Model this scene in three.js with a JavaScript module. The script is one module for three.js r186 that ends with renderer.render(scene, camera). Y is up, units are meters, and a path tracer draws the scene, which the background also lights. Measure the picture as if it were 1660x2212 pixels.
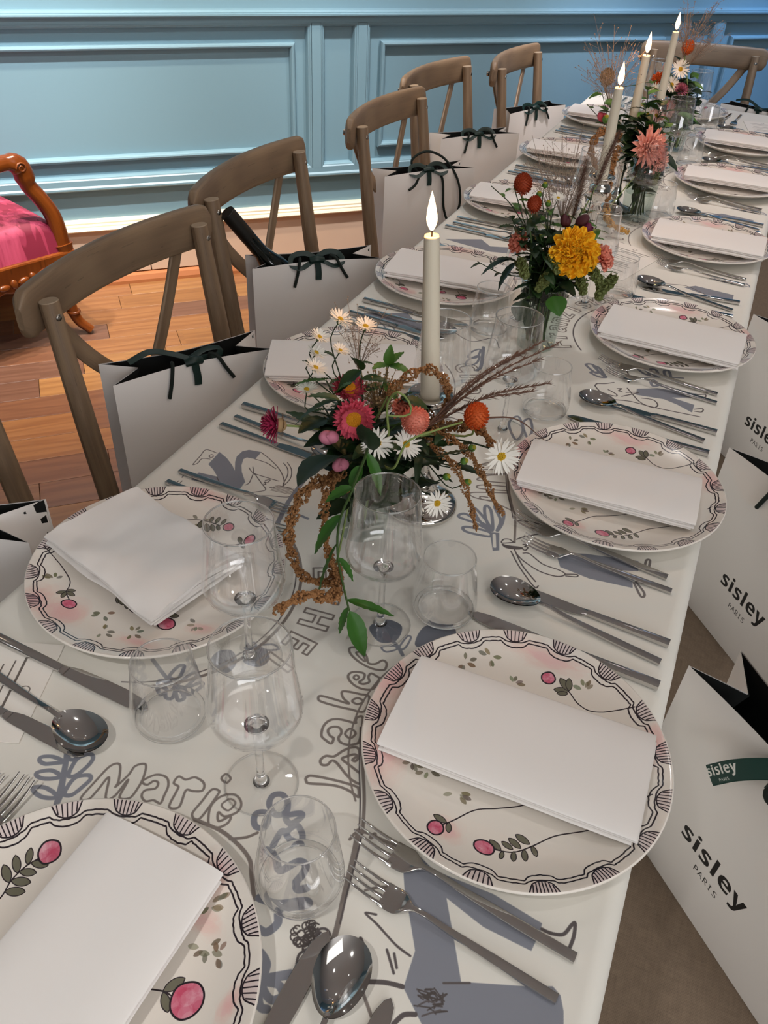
import * as THREE from 'three';
import { RoundedBoxGeometry } from 'three/addons/geometries/RoundedBoxGeometry.js';
import { mergeGeometries, toCreasedNormals } from 'three/addons/utils/BufferGeometryUtils.js';
import { RectAreaLightUniformsLib } from 'three/addons/lights/RectAreaLightUniformsLib.js';
import { ImprovedNoise } from 'three/addons/math/ImprovedNoise.js';

// ---------- camera, light level, lamps of the room ----------
const scene = new THREE.Scene();
scene.background = new THREE.Color(0x000000);
const camera = new THREE.PerspectiveCamera(63.49, 1660 / 2212, 0.02, 40);
camera.position.set(0, 1.4014, 0);
camera.quaternion.setFromRotationMatrix(new THREE.Matrix4().makeBasis(
  new THREE.Vector3(0.913855, 0.04405, -0.403643), new THREE.Vector3(-0.283404, 0.781098, -0.556388), new THREE.Vector3(0.290776, 0.622852, 0.726295)));
const renderer = new THREE.WebGLRenderer({ antialias: true });
renderer.toneMapping = THREE.LinearToneMapping;
renderer.toneMappingExposure = 1.0;
renderer.shadowMap.enabled = true;
RectAreaLightUniformsLib.init();

// the room stands at 45 degrees to the table: u runs along the panelled wall, n away from it
const UDIR = new THREE.Vector3(0.7223, 0, -0.6916), NDIR = new THREE.Vector3(0.6916, 0, 0.7223), WALL0 = new THREE.Vector3(-2.0916, 0, -2.6314);
const ROOM_TURN = Math.atan2(0.6916, 0.7223);
const uny = (u, n, y = 0) => WALL0.clone().addScaledVector(UDIR, u).addScaledVector(NDIR, n).setY(y);
const CEILING = 2.75;
// ceiling downlights: [u, n, aim u, aim n, aim height, colour, candela, half angle]
const WARM = 0xffe6cc, COOL = 0x90c2ff, WHITE = 0xfcf8f4;
const DOWNLIGHTS = [
  [-1.0, 1.1, -1.0, 0.0, 0.5, 0xffffff, 27, 0.55], [0.2, 1.1, 0.15, 0.0, 0.5, 0xffffff, 20, 0.5], [1.3, 1.05, 1.3, 0.0, 0.85, 0xfff6f6, 18, 0.46],
  [2.15, 1.0, 2.15, 0.0, 0.78, 0xc2daff, 15, 0.34], [2.95, 1.0, 2.95, 0.0, 0.78, COOL, 19, 0.34], [3.8, 1.0, 3.8, 0.0, 0.78, COOL, 22, 0.36],
  [-0.6, 2.3, -0.6, 0.0, 0.5, 0xffffff, 9, 0.55], [2.6, 2.2, 2.6, 0.0, 0.6, COOL, 3, 0.5],
  [-0.9, 0.7, -0.8, 0.45, 0, WARM, 16, 0.55], [0.15, 0.75, 0.1, 0.45, 0, WARM, 16, 0.5],
  [0.5, 1.6, 0.6, 1.8, 0.7, WHITE, 2.2, 0.8], [1.7, 1.3, 1.5, 1.2, 0.7, 0xfff2ee, 3.1, 0.75], [2.1, 2.2, 1.6, 1.7, 0.7, 0xfff2ee, 3.0, 0.75],
  [-1.2, 3.5, -0.8, 3.3, 0.7, WHITE, 5.6, 0.48], [0.6, 3.2, 0.2, 2.7, 0.7, WHITE, 0.9, 0.8],
];
// luminous panel in the ceiling behind the right shoulder: [u, n, width, depth, nits]
const PANEL = [0.9, 4.7, 2.6, 1.2, 0.9, 0xfffaf4];
// bright window in the wall behind the camera: [u, sill height, width, height, nits]
const WINDOW = [0.1, 0.95, 2.6, 1.5, 2.6, 0xfbfcff];
const CANDLE_POWER = 0.035, FLAME = 8;

// ---------- helpers ----------
const V = (x, y, z) => new THREE.Vector3(x, y, z);
let seed = 7;
const reseed = (s) => { seed = s; };
const rnd = () => { seed = (seed + 0x6d2b79f5) | 0; let t = Math.imul(seed ^ (seed >>> 15), 1 | seed); t = (t + Math.imul(t ^ (t >>> 7), 61 | t)) ^ t; return ((t ^ (t >>> 14)) >>> 0) / 4294967296; };
const rr = (a, b) => a + (b - a) * rnd();
const perlin = new ImprovedNoise();
const fbm = (x, y, z = 0) => perlin.noise(x, y, z) * 0.6 + perlin.noise(x * 2.1, y * 2.1, z + 5) * 0.3 + perlin.noise(x * 4.3, y * 4.3, z + 9) * 0.15;
const lerp = THREE.MathUtils.lerp, clamp = THREE.MathUtils.clamp, smooth = THREE.MathUtils.smoothstep;
const names = new Map();
function numbered(n) { const k = names.get(n) ?? 0; names.set(n, k + 1); return k ? n + '_' + String(k).padStart(3, '0') : n; }
function shade(o) { o.traverse((m) => { if (m.isMesh) { m.castShadow = m.receiveShadow = true; } }); return o; }
function tag(o, label, category, group) { o.userData.label = label; o.userData.category = category; if (group) o.userData.group = group; return o; }
function thing(name, label, category, p = [0, 0, 0], turn = 0, group) {
  const o = new THREE.Group(); o.name = numbered(name); o.position.set(...p); o.rotation.y = turn; scene.add(o);
  return tag(o, label, category, group);
}
function part(name, geo, mat, parent, label) {
  const m = new THREE.Mesh(geo, mat); m.name = name; m.castShadow = m.receiveShadow = true; parent.add(m);
  if (label) m.userData.label = label;
  return m;
}
function solo(name, geo, mat, label, category, p = [0, 0, 0], turn = 0, group) {
  const m = new THREE.Mesh(geo, mat); m.name = numbered(name); m.castShadow = m.receiveShadow = true; m.position.set(...p); m.rotation.y = turn; scene.add(m);
  return tag(m, label, category, group);
}
function copy(o, label, p, turn, group) {
  const c = o.clone(); c.name = numbered(o.name.replace(/_\d\d\d$/, '')); scene.add(c);
  if (label) c.userData.label = label; if (group) c.userData.group = group;
  if (p) c.position.set(...p); if (turn !== undefined) c.rotation.set(0, turn, 0);
  return c;
}
function structure(name, geo, mat, parent) {
  const m = geo ? new THREE.Mesh(geo, mat) : new THREE.Group(); m.name = parent ? name : numbered(name); (parent ?? scene).add(m);
  if (!parent) m.userData.kind = 'structure'; m.castShadow = m.receiveShadow = true; return m;
}
const flat = (g) => { const q = g.index ? g.toNonIndexed() : g; for (const k of Object.keys(q.attributes)) if (!['position', 'normal', 'uv'].includes(k)) q.deleteAttribute(k); q.morphAttributes = {}; return q; };
const merge = (list) => mergeGeometries(list.map(flat), false);
const moved = (g, x, y, z, rx = 0, ry = 0, rz = 0) => g.applyMatrix4(new THREE.Matrix4().makeRotationFromEuler(new THREE.Euler(rx, ry, rz)).setPosition(x, y, z));
const box = (w, h, d, x = 0, y = 0, z = 0, r = 0) => (r ? new RoundedBoxGeometry(w, h, d, 3, r) : new THREE.BoxGeometry(w, h, d)).translate(x, y, z);
const lathe = (pts, seg = 48) => new THREE.LatheGeometry(pts.map(([r, y]) => new THREE.Vector2(Math.max(r, 1e-5), y)), seg);
// a grid of points f(i/nu, j/nv) as an indexed surface
function grid(nu, nv, f, uvf) {
  const p = [], uv = [], ix = [];
  for (let j = 0; j <= nv; j++) for (let i = 0; i <= nu; i++) { const a = i / nu, b = j / nv; p.push(...f(a, b)); uv.push(...(uvf ? uvf(a, b) : [a, b])); }
  for (let j = 0; j < nv; j++) for (let i = 0; i < nu; i++) { const a = j * (nu + 1) + i, c = a + nu + 1; ix.push(a, a + 1, c, c, a + 1, c + 1); }
  const g = new THREE.BufferGeometry(); g.setAttribute('position', new THREE.Float32BufferAttribute(p, 3)); g.setAttribute('uv', new THREE.Float32BufferAttribute(uv, 2)); g.setIndex(ix); g.computeVertexNormals(); return g;
}
// a tube of elliptical section along a smooth curve; rad(t) -> number or [a, b]
function sweep(pts, rad, { sides = 8, seg = 24, straight = false, caps = true, power = 1, up } = {}) {
  const P = pts.map((p) => (p.isVector3 ? p : V(...p)));
  let curve;
  if (straight) { curve = new THREE.CurvePath(); for (let i = 1; i < P.length; i++) curve.add(new THREE.LineCurve3(P[i - 1], P[i])); } else curve = P.length === 2 ? new THREE.LineCurve3(P[0], P[1]) : new THREE.CatmullRomCurve3(P, false, 'centripetal');
  const n = seg, pos = [], uv = [], ix = [], L = curve.getLength();
  let N = up ? up.clone() : null, prevT = null;
  for (let i = 0; i <= n; i++) {
    const t = i / n, c = curve.getPointAt(t), T = curve.getTangentAt(t).normalize();
    if (!N) { N = Math.abs(T.y) < 0.9 ? V(0, 1, 0) : V(1, 0, 0); }
    N.addScaledVector(T, -N.dot(T)).normalize(); const B = T.clone().cross(N);
    const r = typeof rad === 'function' ? rad(t) : rad, [a, b] = Array.isArray(r) ? r : [r, r];
    for (let k = 0; k <= sides; k++) {
      const w = (k / sides) * Math.PI * 2, cs = Math.cos(w), sn = Math.sin(w), x = Math.sign(cs) * Math.pow(Math.abs(cs), power) * a, y = Math.sign(sn) * Math.pow(Math.abs(sn), power) * b;
      pos.push(c.x + B.x * x + N.x * y, c.y + B.y * x + N.y * y, c.z + B.z * x + N.z * y); uv.push(k / sides, t * L);
    }
  }
  const S = sides + 1;
  for (let i = 0; i < n; i++) for (let k = 0; k < sides; k++) { const a = i * S + k, c = a + S; ix.push(a, a + 1, c, c, a + 1, c + 1); }
  if (caps) for (const [row, flip] of [[0, true], [n, false]]) {
    const c = curve.getPointAt(row / n), o = pos.length / 3; pos.push(c.x, c.y, c.z); uv.push(0.5, row ? L : 0);
    for (let k = 0; k < S; k++) { const q = (row * S + k) * 3; pos.push(pos[q], pos[q + 1], pos[q + 2]); uv.push(k / sides, row ? L : 0); }
    for (let k = 0; k < sides; k++) flip ? ix.push(o, o + 2 + k, o + 1 + k) : ix.push(o, o + 1 + k, o + 2 + k);
  }
  const g = new THREE.BufferGeometry(); g.setAttribute('position', new THREE.Float32BufferAttribute(pos, 3)); g.setAttribute('uv', new THREE.Float32BufferAttribute(uv, 2)); g.setIndex(ix); g.computeVertexNormals(); return g;
}
// extrude a closed 2-D outline [[x, y] ...] along z
function prism(outline, depth, bevel = 0, curveSegments = 6) {
  const s = new THREE.Shape(outline.map(([x, y]) => new THREE.Vector2(x, y)));
  return new THREE.ExtrudeGeometry(s, { depth, bevelEnabled: bevel > 0, bevelSize: bevel, bevelThickness: bevel, bevelSegments: 2, curveSegments });
}
function canvasTexture(w, h, draw, srgb = true) {
  const c = document.createElement('canvas'); c.width = w; c.height = h; draw(c.getContext('2d'), w, h);
  const t = new THREE.CanvasTexture(c); if (srgb) t.colorSpace = THREE.SRGBColorSpace; t.wrapS = t.wrapT = THREE.RepeatWrapping; t.anisotropy = 8; return t;
}
function dataTexture(w, h, f, srgb = true) {
  const d = new Uint8Array(w * h * 4);
  for (let y = 0; y < h; y++) for (let x = 0; x < w; x++) { const c = f(x / w, y / h), i = (y * w + x) * 4; for (let k = 0; k < 3; k++) d[i + k] = clamp(Math.round(c[k]), 0, 255); d[i + 3] = 255; }
  const t = new THREE.DataTexture(d, w, h, THREE.RGBAFormat); if (srgb) t.colorSpace = THREE.SRGBColorSpace; t.magFilter = THREE.LinearFilter; t.wrapS = t.wrapT = THREE.RepeatWrapping; t.needsUpdate = true; return t;
}
const std = (color, roughness = 0.6, o = {}) => new THREE.MeshStandardMaterial({ color, roughness, ...o });
const phys = (color, roughness = 0.6, o = {}) => new THREE.MeshPhysicalMaterial({ color, roughness, ...o });
const two = { side: THREE.DoubleSide };

// wood grain along v: c0 dark, c1 light
function woodTexture(c0, c1, s, rings = 9, w = 256, h = 1024) {
  const a = new THREE.Color(c0).convertLinearToSRGB(), b = new THREE.Color(c1).convertLinearToSRGB();
  return dataTexture(w, h, (u, v) => {
    const bend = fbm(u * 2, v * 2.2, s) * 0.5, g = Math.sin((u + bend) * rings * 6.28) * 0.5 + 0.5, f = fbm(u * 60, v * 4, s + 3) * 0.5 + 0.5, p = fbm(u * 5, v * 1.4, s + 8) * 0.5 + 0.5;
    const k = clamp(0.3 * g + 0.4 * f + 0.4 * p, 0, 1), pore = fbm(u * 120, v * 8, s + 20) > 0.42 ? 0.82 : 1;
    return [0, 1, 2].map((i) => 255 * pore * lerp([a.r, a.g, a.b][i], [b.r, b.g, b.b][i], k));
  });
}
const M = {
  chrome: std(0xc9c8c6, 0.07, { metalness: 1 }), silver: std(0xd6d2cc, 0.06, { metalness: 1 }),
  glass: phys(0xffffff, 0, { transmission: 1, ior: 1.8, thickness: 0 }),
  thinGlass: phys(0xffffff, 0, { transmission: 1, ior: 1.6, thickness: 0 }),
  solidGlass: phys(0xffffff, 0, { transmission: 1, ior: 1.5, thickness: 0.01 }),
};

// ---------- the room ----------
const inRoom = (g) => g; // shapes of the room are given in (u, y, n) and turned by their parent
function roomGroup(name) { const s = structure(name); s.position.copy(WALL0); s.rotation.y = ROOM_TURN; return s; }
// local axes of a room group: x = u, y = up, z = n
const U0 = -3.3, U1 = 5.2, N1 = 6.4, T = 0.15;
const blue = std(0x7a9ba8, 0.42), blueMould = std(0x7a9ba8, 0.36), beige = std(0xcdb29a, 0.6), cream = std(0xe9dcc0, 0.4);
{
  const w = roomGroup('wall_back');
  structure('plaster', box(U1 - U0 + 2 * T, CEILING + T, T, (U0 + U1) / 2, (CEILING + T) / 2, -T / 2 - 0.012), blue, w);
  // low beige base of separate panels under the cream rail
  for (const [a, b] of [[U0, -1.68], [-1.68, -0.037], [-0.037, 1.6], [1.6, 3.24], [3.24, U1]]) structure('base_panel', box(b - a - 0.004, 0.176, 0.03, (a + b) / 2, 0.04 + 0.088, -0.004, 0.002), beige, w);
  structure('base_gap', box(U1 - U0, 0.2, 0.006, (U0 + U1) / 2, 0.115, -0.011), std(0x4a3c33, 0.8), w);
  const strip = (prof, len) => moved(prism(prof, len), 0, 0, 0, 0, Math.PI / 2, 0).rotateY(0); // profile in (depth, height), runs along +x after the turn
  const run = (prof, a, b) => { const g = prism(prof.map(([d, h]) => [-d, h]), b - a); return g.rotateY(Math.PI / 2).translate(a, 0, 0).applyMatrix4(new THREE.Matrix4()); };
  // cream rail
  structure('cream_rail', run([[-0.012, 0.217], [0.03, 0.217], [0.034, 0.222], [0.03, 0.228], [0.022, 0.231], [0.022, 0.236], [0.016, 0.241], [0.016, 0.247], [0.008, 0.253], [-0.012, 0.253]], U0, U1), cream, w);
  // framing: bottom rail, top rail, stiles, all standing 14 mm proud
  const F = 0.016;
  structure('bottom_rail', run([[-0.012, 0.366], [0.019, 0.366], [0.022, 0.37], [0.022, 0.376], [F, 0.382], [F, 0.398], [-0.012, 0.398]], U0, U1), blue, w);
  structure('top_rail', run([[-0.012, 0.905], [F, 0.905], [F, 0.924], [-0.012, 0.924]], U0, U1), blue, w);
  structure('chair_rail', run([[-0.012, 0.923], [0.02, 0.923], [0.03, 0.929], [0.036, 0.931], [0.036, 0.936], [0.029, 0.938], [0.029, 0.941], [0.02, 0.946], [0.008, 0.947], [-0.012, 0.947]], U0, U1), blueMould, w);
  // mitred frames of moulding: profile [distance from the outer edge inwards, depth]
  function frame(name, a, b, lo, hi, prof) {
    const corners = [[a, lo], [b, lo], [b, hi], [a, hi]];
    for (let k = 0; k < 4; k++) {
      const A = corners[k], B = corners[(k + 1) % 4], d = [Math.sign(B[0] - A[0]), Math.sign(B[1] - A[1])], nrm = [-d[1], d[0]], n = prof.length, pos = [], ix = [];
      for (let i = 0; i < n - 1; i++) { for (const j of [i, i + 1]) { const [q, z] = prof[j]; pos.push(A[0] + (d[0] + nrm[0]) * q, A[1] + (d[1] + nrm[1]) * q, z, B[0] + (-d[0] + nrm[0]) * q, B[1] + (-d[1] + nrm[1]) * q, z); } const o = i * 4; ix.push(o, o + 1, o + 2, o + 2, o + 1, o + 3); }
      const g = new THREE.BufferGeometry(); g.setAttribute('position', new THREE.Float32BufferAttribute(pos, 3)); g.setIndex(ix); g.computeVertexNormals(); g.setAttribute('uv', new THREE.Float32BufferAttribute(new Float32Array(pos.length / 3 * 2), 2));
      structure(name, g, blueMouldTwo, w);
    }
  }
  const blueMouldTwo = std(0x7a9ba8, 0.36, two);
  const recess = [[0, -0.012], [0, F], [0.004, F], [0.008, F - 0.004], [0.011, F - 0.005], [0.014, 0.004], [0.017, -0.012]];
  const picture = [[0, -0.012], [0, 0.004], [0.004, 0.01], [0.009, 0.012], [0.014, 0.01], [0.018, 0.002], [0.02, -0.012]];
  const stileGap = [];
  for (let k = -2; k <= 2; k++) {
    const o = 0.858 + 1.625 * k;
    for (const s of [o - 0.037, o - 0.217]) if (s > U0) structure('stile', box(0.037 - 0.002, 0.51, F + 0.012, s + 0.0185, 0.652, (F - 0.012) / 2), blue, w);
    const a = Math.max(o, U0), b = Math.min(o + 1.407, U1);
    if (b - a > 0.3) { frame('panel_moulding', a, b, 0.398, 0.906, recess); frame('inner_moulding', a + 0.06, b - 0.06, 0.462, 0.842, picture); }
    if (o - 0.18 > U0) frame('panel_moulding', o - 0.18, o - 0.037, 0.398, 0.906, recess);
  }
  const shoe = std(0xa8693f, 0.45);
  structure('floor_strip', run([[-0.012, 0], [0.034, 0], [0.034, 0.012], [0.026, 0.03], [0.012, 0.036], [-0.012, 0.036]], U0, U1), shoe, w);
  // the other three walls, ceiling
  const plain = std(0xc4ced0, 0.7), lid = std(0xeeeae6, 0.85);
  const wl = roomGroup('wall_left'); structure('plaster', box(T, CEILING + T, N1 + T, U0 - T / 2, (CEILING + T) / 2, N1 / 2), plain, wl);
  const wr = roomGroup('wall_right'); structure('plaster', box(T, CEILING + T, N1 + T, U1 + T / 2, (CEILING + T) / 2, N1 / 2), plain, wr);
  const wf = roomGroup('wall_front'); { // with an opening for the window
    const [wu, wy, ww, wh] = WINDOW, a = wu - ww / 2, b = wu + ww / 2, H = CEILING + T, zc = N1 + T / 2;
    structure('plaster', merge([box(a - U0 + T, H, T, (U0 - T + a) / 2, H / 2, zc), box(U1 + T - b, H, T, (U1 + T + b) / 2, H / 2, zc), box(ww, wy, T, wu, wy / 2, zc), box(ww, H - wy - wh, T, wu, (H + wy + wh) / 2, zc)]), plain, wf);
  }
  const ce = roomGroup('ceiling'); structure('plasterboard', box(U1 - U0 + 2 * T, T, N1 + 2 * T, (U0 + U1) / 2, CEILING + T / 2, N1 / 2), lid, ce);
}
// floor of narrow boards parallel to the panelled wall
{
  const fl = roomGroup('floor');
  structure('subfloor', box(U1 - U0 + 2 * T, 0.1, N1 + 2 * T, (U0 + U1) / 2, -0.062, N1 / 2), std(0x5a3a24, 0.8), fl);
  reseed(11);
  const tones = [['#6b4228', '#996c43'], ['#59382a', '#80583e'], ['#775030', '#a27648'], ['#61402e', '#856046'], ['#6f472a', '#92663c'], ['#55392c', '#775544']];
  const mats = tones.map(([a, b], i) => { const t = woodTexture(a, b, 30 + i * 7, 3, 128, 512); t.repeat.set(1, 1.1); return std(0xffffff, 0.3, { map: t, bumpMap: t, bumpScale: 0.0002 }); });
  const board = (w, l, y) => { const g = new RoundedBoxGeometry(l, 0.012, w, 1, 0.0012); const p = g.attributes.position, uv = g.attributes.uv; for (let i = 0; i < p.count; i++) uv.setXY(i, p.getZ(i) / w + 0.5, p.getX(i) * 0.8 + y); return g; };
  const W = 0.1182, shapes = [0.28, 0.36, 0.45, 0.54, 0.62].map((l, i) => [l, board(W - 0.0012, l - 0.0012, i * 0.37)]);
  const rest = [];
  for (let r = 0; r < 54; r++) {
    const n0 = 0.02 + 0.001 + r * W; // seams fall on n = 1.203, 1.321 ...
    let u = U0 + rr(-0.5, 0);
    while (u < U1) {
      const k = Math.floor(rnd() * 5), [l, g] = shapes[k], m = mats[Math.floor(rnd() * mats.length)], uc = u + l / 2, n = n0 + W / 2 - 0.0005;
      const seen = uc > -1.05 && uc < 0.55 && n < 1.75;
      if (seen) { const b = structure('plank', g, m, fl); b.position.set(uc, -0.006, n); if (rnd() < 0.5) b.rotation.y = Math.PI; } else rest.push([uc, n, l, k]);
      u += l;
    }
  }
  const far = part('plank_field', merge(rest.map(([u, n, l, k]) => shapes[k][1].clone().translate(u, -0.006, n))), mats[1], fl); far.userData.kind = 'stuff';
}
// downlights in the ceiling
{
  const ringG = lathe([[0.045, 0], [0.06, 0], [0.062, -0.004], [0.058, -0.007], [0.047, -0.007], [0.043, 0.0]], 32), discG = new THREE.CylinderGeometry(0.044, 0.044, 0.002, 32);
  const ringM = std(0xd8d4cc, 0.5, two);
  const SPOT = ['washing the left wall panel', 'washing the narrow wall panel', 'washing the wide panel at its left half', 'washing the wide panel at its right half', 'bluish, washing the right stile', 'bluish, rightmost along the wall', 'aimed at the left wall panel from afar', 'bluish, aimed at the wall from afar', 'over the armchair', 'over the floor before the narrow panel', 'over the left chairs', 'over the far table end', 'over the right bench', 'over the near table end, left one', 'over the near table end, right one'];
  DOWNLIGHTS.forEach(([u, n, au, an, ay, color, cd, ang], i) => {
    const p = uny(u, n, CEILING), o = thing('downlight', `round recessed ceiling downlight with white rim, ${SPOT[i]}`, 'light', [p.x, p.y, p.z], 0, 'ceiling downlights');
    part('rim', ringG, ringM, o); part('lamp_disc', discG, std(0x000000, 0.5, { emissive: color, emissiveIntensity: 2.5 }), o).position.y = -0.002;
    const l = new THREE.SpotLight(color, cd, 0, ang, 0.7, 2); l.position.set(p.x, p.y - 0.012, p.z); l.target.position.copy(uny(au, an, ay)); l.castShadow = true; l.shadow.radius = 2.1; l.shadow.mapSize.set(1024, 1024);
    l.name = 'downlight_beam'; scene.add(l, l.target);
  });
}

{
  const [u, n, w, d, nits, col] = PANEL, p = uny(u, n, CEILING - 0.012), o = thing('ceiling_light_panel', 'wide luminous ceiling light panel behind the camera', 'light', [p.x, p.y, p.z], ROOM_TURN);
  part('frame', merge([box(w + 0.06, 0.024, 0.03, 0, 0, d / 2 + 0.015), box(w + 0.06, 0.024, 0.03, 0, 0, -d / 2 - 0.015), box(0.03, 0.024, d, w / 2 + 0.015, 0, 0), box(0.03, 0.024, d, -w / 2 - 0.015, 0, 0)]), std(0xd8d6d2, 0.5), o);
  part('light_diffuser', box(w, 0.006, d, 0, 0.004, 0), std(0x000000, 0.6, { emissive: col, emissiveIntensity: 1.2 }), o);
  const l = new THREE.RectAreaLight(col, nits, w, d); l.name = 'panel_light'; l.position.set(0, -0.006, 0); l.rotation.x = -Math.PI / 2; o.add(l);
}

{
  const [wu, wy, ww, wh, nits, col] = WINDOW, g = roomGroup('window_1'), white = std(0xe6e4de, 0.5), cy = wy + wh / 2;
  structure('window_frame', merge([box(ww, 0.06, 0.08, wu, wy + 0.03, N1 + 0.05), box(ww, 0.06, 0.08, wu, wy + wh - 0.03, N1 + 0.05), box(0.06, wh, 0.08, wu - ww / 2 + 0.03, cy, N1 + 0.05), box(0.06, wh, 0.08, wu + ww / 2 - 0.03, cy, N1 + 0.05)]), white, g);
  for (const k of [-1, 0, 1]) structure('mullion', box(0.05, wh - 0.1, 0.06, wu + k * ww / 4, cy, N1 + 0.05), white, g);
  structure('transom', box(ww - 0.1, 0.045, 0.06, wu, wy + wh * 0.62, N1 + 0.05), white, g);
  structure('window_sill', box(ww + 0.12, 0.03, 0.16, wu, wy - 0.012, N1 - 0.02, 0.006), white, g);
  structure('window_pane', box(ww - 0.06, wh - 0.06, 0.01, wu, cy, N1 + 0.085), std(0x000000, 0.3, { emissive: col, emissiveIntensity: 2.2 }), g);
  const l = new THREE.RectAreaLight(col, nits, ww - 0.1, wh - 0.1); l.name = 'window_light'; l.position.set(wu, cy, N1 + 0.005); g.add(l); // faces -n, into the room
}

// ---------- table and printed cloth ----------
const TOP = 0.75, TX0 = -0.621, TX1 = 0.074, TZ0 = 0.06, TZ1 = -3.385, EDGE = 0.017;
{
  const o = thing('banquet_table', 'long narrow banquet table hidden under the white printed tablecloth', 'table', [0, 0, 0]);
  part('tabletop', box(TX1 - TX0 - 0.02, 0.026, TZ0 - TZ1 - 0.02, (TX0 + TX1) / 2, TOP - 0.017, (TZ0 + TZ1) / 2), std(0x8a6a4a, 0.6), o);
  const legG = lathe([[0.0, 0], [0.022, 0], [0.024, 0.02], [0.02, 0.3], [0.026, 0.72]], 16), legM = std(0x3a3a3a, 0.5);
  for (const x of [TX0 + 0.1, TX1 - 0.1]) for (const z of [TZ0 - 0.45, -1.6, TZ1 + 0.3]) part('leg', legG, legM, o).position.set(x, 0, z);
}
// line drawings printed on the cloth; every list is x, z pairs in metres on the table
const PRINT = '#868993', INK = '#5d5656', TAN = '#857c76', CLOTH = '#e8e5dc';
function trace(c, a, closed, round = true) {
  const n = a.length / 2, P = (i) => { const k = closed ? ((i % n) + n) % n : clamp(i, 0, n - 1); return [a[k * 2], a[k * 2 + 1]]; };
  c.beginPath(); c.moveTo(...P(0));
  for (let i = 0; i < (closed ? n : n - 1); i++) {
    const p0 = P(i - 1), p1 = P(i), p2 = P(i + 1), p3 = P(i + 2);
    if (round) c.bezierCurveTo(p1[0] + (p2[0] - p0[0]) / 6, p1[1] + (p2[1] - p0[1]) / 6, p2[0] - (p3[0] - p1[0]) / 6, p2[1] - (p3[1] - p1[1]) / 6, p2[0], p2[1]); else c.lineTo(...p2);
  }
  if (closed) c.closePath();
}
const ART = [];
const fill = (a, col = PRINT) => ART.push((c) => { trace(c, a, true, false); c.fillStyle = col; c.fill(); });
const blob = (a, col = PRINT) => ART.push((c) => { trace(c, a, true); c.fillStyle = col; c.fill(); });
const line = (a, w = 0.0016, col = INK, closed = false) => ART.push((c) => { trace(c, a, closed); c.lineWidth = w; c.strokeStyle = col; c.lineJoin = c.lineCap = 'round'; c.stroke(); });
const loop = (a, w = 0.003, col = PRINT) => line(a, w, col, true);
// outlined lettering running along an arc round a plate: angle 0 is +x, angles grow clockwise seen from above
function arcName(word, cx, cz, r, from, step, size, slant = 0) {
  ART.push((c) => {
    [...word].forEach((ch, i) => {
      const w = from + step * i; c.save(); c.translate(cx + Math.cos(w) * r, cz + Math.sin(w) * r); c.rotate(w + Math.PI / 2 + slant); c.scale(size / 100, size / 100);
      c.font = 'bold 100px sans-serif'; c.textAlign = 'center'; c.lineWidth = 5; c.lineJoin = 'round'; c.strokeStyle = TAN; c.strokeText(ch, 0, 0); c.restore();
    });
  });
}
const ring = (cx, cz, r, a, b, w = 0.0013, col = TAN) => ART.push((c) => { c.beginPath(); c.arc(cx, cz, r, a, b); c.lineWidth = w; c.strokeStyle = col; c.stroke(); });
// --- head of the table: twig and name
fill([-.4292,-.3167,-.4243,-.3195,-.4103,-.2986,-.3931,-.272,-.3903,-.2634,-.3948,-.2613,-.4052,-.2802,-.416,-.298]);
for (const a of [[-.4162,-.299,-.4278,-.2992,-.4369,-.2948,-.4361,-.2909,-.4294,-.2903,-.4218,-.2948], [-.4085,-.2865,-.4196,-.2874,-.4291,-.2808,-.427,-.2776,-.4197,-.2782,-.4113,-.2826], [-.3975,-.2694,-.4115,-.2717,-.4213,-.2681,-.4196,-.2649,-.4105,-.2633,-.4015,-.2656], [-.4161,-.3054,-.418,-.3183,-.4138,-.3234,-.4084,-.3211,-.4073,-.3118,-.4101,-.304], [-.4033,-.2904,-.4071,-.3065,-.4004,-.3154,-.3949,-.3132,-.394,-.3043,-.3972,-.2923], [-.3942,-.2744,-.3961,-.2897,-.3876,-.2973,-.3829,-.295,-.3841,-.2862,-.3873,-.2757]]) loop(a, 0.004);
for (const a of [[-.3782,-.2767,-.3777,-.2954,-.3759,-.3133,-.369,-.3179,-.3596,-.304,-.3583,-.2985,-.3557,-.3131,-.356,-.3228,-.3486,-.3281,-.3423,-.3164,-.34,-.3042,-.3406,-.2945,-.3488,-.2914,-.3519,-.3056,-.3533,-.3074,-.3533,-.2909,-.359,-.2858,-.3696,-.3034,-.3703,-.2888,-.3715,-.2786], [-.3408,-.313,-.3341,-.3234,-.3241,-.3251,-.3177,-.3189,-.3151,-.309,-.3136,-.3015,-.3206,-.3015,-.3265,-.2977,-.3326,-.3007,-.333,-.3065,-.3262,-.3118,-.3273,-.3174,-.332,-.3172,-.3349,-.3117], [-.3049,-.3021,-.3078,-.3165,-.3092,-.3219,-.315,-.3233,-.3148,-.3306,-.3074,-.3306,-.3011,-.3361,-.291,-.3343,-.2881,-.3275,-.295,-.3236,-.3011,-.3213,-.2971,-.3058], [-.2832,-.3046,-.2825,-.3186,-.2813,-.3316,-.2751,-.3337,-.2737,-.3287,-.2751,-.3037], [-.268,-.3061,-.2731,-.3191,-.2694,-.3308,-.2597,-.3362,-.2509,-.3316,-.2496,-.3229,-.257,-.3147,-.2639,-.3157,-.2591,-.3088,-.2528,-.3168,-.2513,-.311,-.2559,-.3039,-.2632,-.3023]]) loop(a, 0.0022, TAN);
loop([-.2797,-.3452,-.2785,-.3506,-.2724,-.3487,-.2734,-.3431], 0.0022, TAN);
loop([-.2653,-.3228,-.2619,-.3308,-.2555,-.3294,-.2574,-.3207], 0.0018, TAN);
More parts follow.
